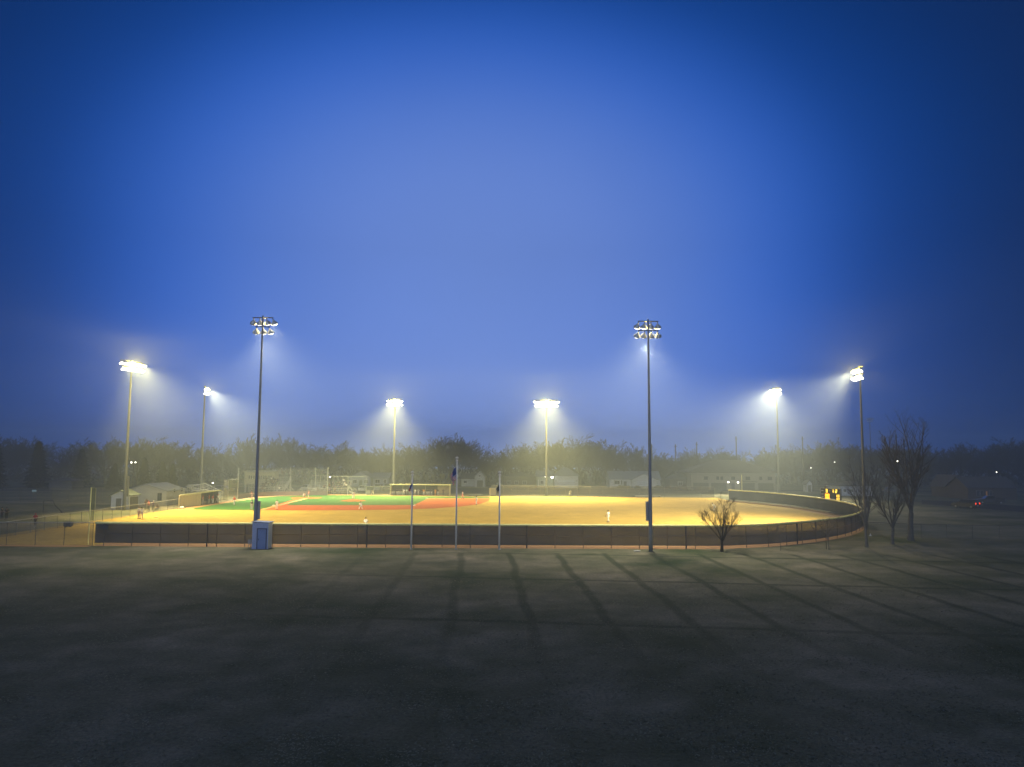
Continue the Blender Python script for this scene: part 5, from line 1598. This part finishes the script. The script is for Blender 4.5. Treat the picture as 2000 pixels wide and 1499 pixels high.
# two in white by the left foul fence
person(270.5, 1013, 'stand', R(-25), WHT, (.42, .33, .34), BRN, 'left one of two players in white and pink talking at the left fence')
person(276.5, 1014, 'lean', R(20), WHT, (.42, .33, .34), BLK, 'right one of two players in white and pink talking at the left fence')
# group behind the left fence
person(284, 996, 'stand', R(170), BRN, DG, BRN, 'onlooker in brown standing left of the one in red, outside the left fence')
person(290, 999, 'stand', R(160), REDC, DG, REDC, 'onlooker in red jacket outside the left fence')
person(299, 998, 'stand', R(200), PRP, DG, WHT, 'onlooker in purple with white cap outside the left fence')
person(286, 994, 'lean', R(190), BLK, DG, BLK, 'onlooker in black behind the one in red jacket')
person(307, 998, 'sit', R(180), BRN, DG, BRN, 'onlooker in brown sitting low beside the tan hall', z=-.05)
cx_, cy_ = G(307, 998)
st_ = empty('folding_chair', (cx_, cy_ + .05, 0), 'low folding chair under the sitting onlooker by the tan hall', 'chair')
MB().box(0, 0, .34, .46, .44, .04).build('seat', M_dark, st_); MB().box(0, .24, .6, .46, .04, .45).build('backrest', M_dark, st_)
for a in (-.2, .2):
    for b2_ in (-.18, .18): MB().tube([(a, b2_, 0), (a, b2_, .33)], .015, 4).build('leg', M_dark, st_)
person(68, 1029, 'walk', R(60), (.42, .02, .05), BLK, (.42, .02, .05), 'person in crimson hoodie walking along the far left fence', shoes=WHT)
person(3, 1014, 'stand', R(90), BLK, BLK, BLK, 'left one of two dark figures standing at the left picture edge')
person(12, 1015, 'lean', R(70), BLK, BLK, BLK, 'right one of two dark figures standing at the left picture edge')
# players in the left dugout
rp_ = random.Random(5)
P0 = A.lerp(B, .545); P1 = A.lerp(B, .97)
for k, (f, c, l, pz, lab) in enumerate([(.02, PINK, GRY, 'stand', 'player in pale red at the near end of the left dugout opening'), (.22, DG, DG, 'lean', 'dark clad figure second in the left dugout opening'), (.40, REDC, GRY, 'stand', 'player in red third in the left dugout opening'), (.52, REDC, GRY, 'lean', 'player in red and grey with hands on hips in the left dugout'),
                                        (.66, REDC, WHT, 'stand', 'player in red with white trousers in the left dugout'), (.80, DG, GRY, 'walk', 'player in dark top near the far end of the left dugout'), (.97, WHT, GRY, 'lean', 'player in white at the far end of the left dugout opening')]):
    p = P0.lerp(P1, f)
    person(0, 0, pz, R(-90) + rp_.uniform(-.5, .5), c, l, (REDC, BLK)[k % 2], lab, 'players in the left dugout', at=(p.x + .1 + (.25 if k % 2 else 0), p.y))
# players in the far dugout
row = [(766.5, DG, WHT, 'stand'), (769.5, BLK, WHT, 'stand'), (774, DG, WHT, 'lean'), (777.5, BLK, WHT, 'stand'), (781, DG, WHT, 'stand'), (784.5, BLK, WHT, 'lean'), (789, WHT, WHT, 'walk'), (794, WHT, GRY, 'stand'), (799, PINK, WHT, 'stand'), (811, WHT, WHT, 'walk'), (817, GRY, WHT, 'lean'), (824, BLK, DG, 'stand'),
       (828, ORG, WHT, 'stand'), (834, BLK, WHT, 'stand'), (837.5, BLK, WHT, 'stand'), (843, DG, WHT, 'lean'), (850, ORG, ORG, 'stand'), (855, BRN, WHT, 'stand'), (866, BRN, BRN, 'lean')]
labs = ['player in dark top and white trousers at the left end of the far dugout', 'player in black second from the left in the far dugout', 'player in dark top third from the left in the far dugout', 'player in black fourth from the left in the far dugout', 'player in dark top fifth from the left in the far dugout',
        'player in black, hands on hips, left of the stepping white one in far dugout', 'player all in white stepping out left in the far dugout', 'player in white and grey left of the flagpole in the far dugout', 'player in pale red behind the limp flag in the far dugout', 'player all in white stepping just right of the left flagpole in the far dugout',
        'player in grey with hands on hips middle of the far dugout', 'dark figure just left of the orange clad one in the far dugout', 'player in bright orange and white in the middle of the far dugout', 'player in black right of the orange one in the far dugout', 'player in black, second right of the orange one, far dugout',
        'player in dark top in the right part of the far dugout opening', 'person all in orange at the start of the tan panel in the far dugout', 'player in brown and white before the tan panel of the far dugout', 'figure in brown at the right end of the far dugout']
for k, ((px, c, l, pz), lab) in enumerate(zip(row, labs)):
    person(0, 0, pz, R(180) + rp_.uniform(-.4, .4), c, l, BLK, lab, 'players in the far dugout', at=(PX(px, Y0 + .5), Y0 + .45 + (k % 3) * .35), s=.95)
# spectators
CN = {DG: 'dark slate', BRN: 'brown', NVY: 'navy', BLK: 'black', GRY: 'grey', PINK: 'pink', WHT: 'white', REDC: 'red'}
ORD = ['first', 'second', 'third', 'fourth', 'fifth', 'sixth', 'seventh', 'eighth', 'ninth', 'tenth', 'eleventh']
def crowd(x0, x1, Y, rows, z0, n, lab, group, seed, rise=.32, run=.72, skip=0):
    rn = random.Random(seed)
    seen = set()
    for i in range(n):
        seen.add((rn.randrange(skip, rows), round(rn.uniform(x0, x1) / .62)))
    for r, sl_ in sorted(seen):
        c = rn.choice((DG, BRN, NVY, BLK, GRY, BRN, GRY, WHT, DG, NVY))
        k = sum(1 for q in seen if q[0] == r and q[1] < sl_)
        person(0, 0, 'sit', R(180) + rn.uniform(-.3, .3), c, rn.choice((DG, BLK, NVY)), rn.choice((BRN, BLK, DG, GRY)), 'spectator in %s, %s from left in the %s row %s' % (CN[c], ORD[k], ORD[r], lab), group, at=(sl_ * .62, Y + run * r + .35), z=z0 + rise * r - .02)
crowd(PX(507, YS1), PX(535, YS1), YS1, 8, .7, 26, 'up below the press box', 'crowd below the press box', 3, skip=3)
crowd(PX(490, YS1), PX(556, YS1), YS1, 3, .7, 8, 'of the sparse stands', 'crowd in the lower left stands', 4)
crowd(PX(622, YS2), PX(677, YS2), YS2, 6, .55, 24, 'up of the wide stands', 'crowd in the wide stands', 6)
o = person(0, 0, 'stand', R(170), WHT, DG, BRN, 'spectator in white standing on the top row of the wide stands', None, at=(PX(671, YS2 + 4), YS2 + 4.0), z=.55 + .32 * 5 - .02)
# things lying about
def small(name, px, py, mb, m, label, cat):
    o = mb.build(name, m); x, y = G(px, py); o.location = (x, y, 0); tag(o, label, cat)
small('litter', 1243, 1077.5, MB().box(0, 0, .07, .5, .25, .05, .3).box(.25, .05, .06, .3, .2, .06, -.2), M_white, 'crumpled white litter left of the near right pole', 'litter')
small('equipment_bag', 355, 993.8, MB().tube([(-.45, 0, .16), (-.3, 0, .2), (.3, 0, .2), (.45, 0, .16)], [.09, .17, .17, .09], 8), M_white, 'white bag on the ground at the near end of the left dugout', 'bag')
small('throw_down_base', 306, 1011.5, MB().box(0, 0, .05, .55, .4, .1).box(0, 0, .11, .4, .3, .03), M_yellow, 'yellowish base plate on the grass right of two players in white', 'base')
small('field_marker', 1700, 1047, MB().tube([(0, 0, 0), (0, 0, .3)], [.12, .03], 8).box(0, 0, .02, .3, .3, .04), M_white, 'small white marker cone near the narrow bare tree', 'marker')
small('practice_screen', 719, 966, MB().box(0, 0, .6, .9, .05, .9).box(-.5, 0, .55, .06, .06, 1.1).box(.5, 0, .55, .06, .06, 1.1), M_fgrey, 'small grey practice screen left of the bending person in white', 'screen')
ts = empty('tarp_roll', (*G(1250, 972), 0), 'long pale tarp roll at the far edge of the outfield', 'tarp roll')
MB().tube([(-1.2, 0, .25), (5.0, 0, .25)], .22, 10).build('roll', M_fgrey, ts); MB().tube([(-2.2, 0, .12), (-1.2, 0, .25)], [.05, .2], 8).build('cover_end', M_dark, ts)
gx, gy = G(962, 969)
tag(MB().box(0, 0, 1.0, 1.6, .08, 1.9).box(-.8, 0, 1.0, .08, .1, 2.0).box(.8, 0, 1.0, .08, .1, 2.0).build('windscreen_panel', M_tan2), 'pale yellow square panel on the fence right of the infield', 'panel').location = (gx, gy - .2, 0)
for i, a in enumerate((922, 936)):
    bb = empty('players_bench', (PX(a, 191), 191.2, 0), ('left' if i == 0 else 'right') + ' one of two low benches by the far fence right of the tall flagpole', 'bench', 'benches by the far fence')
    MB().box(0, 0, .5, 1.7, .35, .06).build('seat', M_seat, bb)
    for s in (-.7, .7): MB().box(s, 0, .24, .07, .3, .46).build('leg', M_post, bb)
# cameras / box on poles
# ---------------------------------------------------------------- damp evening air
hb = MB().box(0, 290, 14.6, 1120, 740, 31.8)
haze_m = bpy.data.materials.new('evening_haze')
haze_m.use_nodes = True
t = haze_m.node_tree
t.nodes.remove(t.nodes['Principled BSDF'])
pv = N(t, 'ShaderNodeVolumePrincipled')
pv.inputs['Color'].default_value = (.80, .93, 1.0, 1)
pv.inputs['Density'].default_value = .00163
pv.inputs['Anisotropy'].default_value = .35
t.links.new(pv.outputs[0], t.nodes['Material Output'].inputs['Volume'])
ho = hb.build('haze', haze_m)
tag(ho, 'thin damp evening mist lit by the floodlights', kind='stuff')
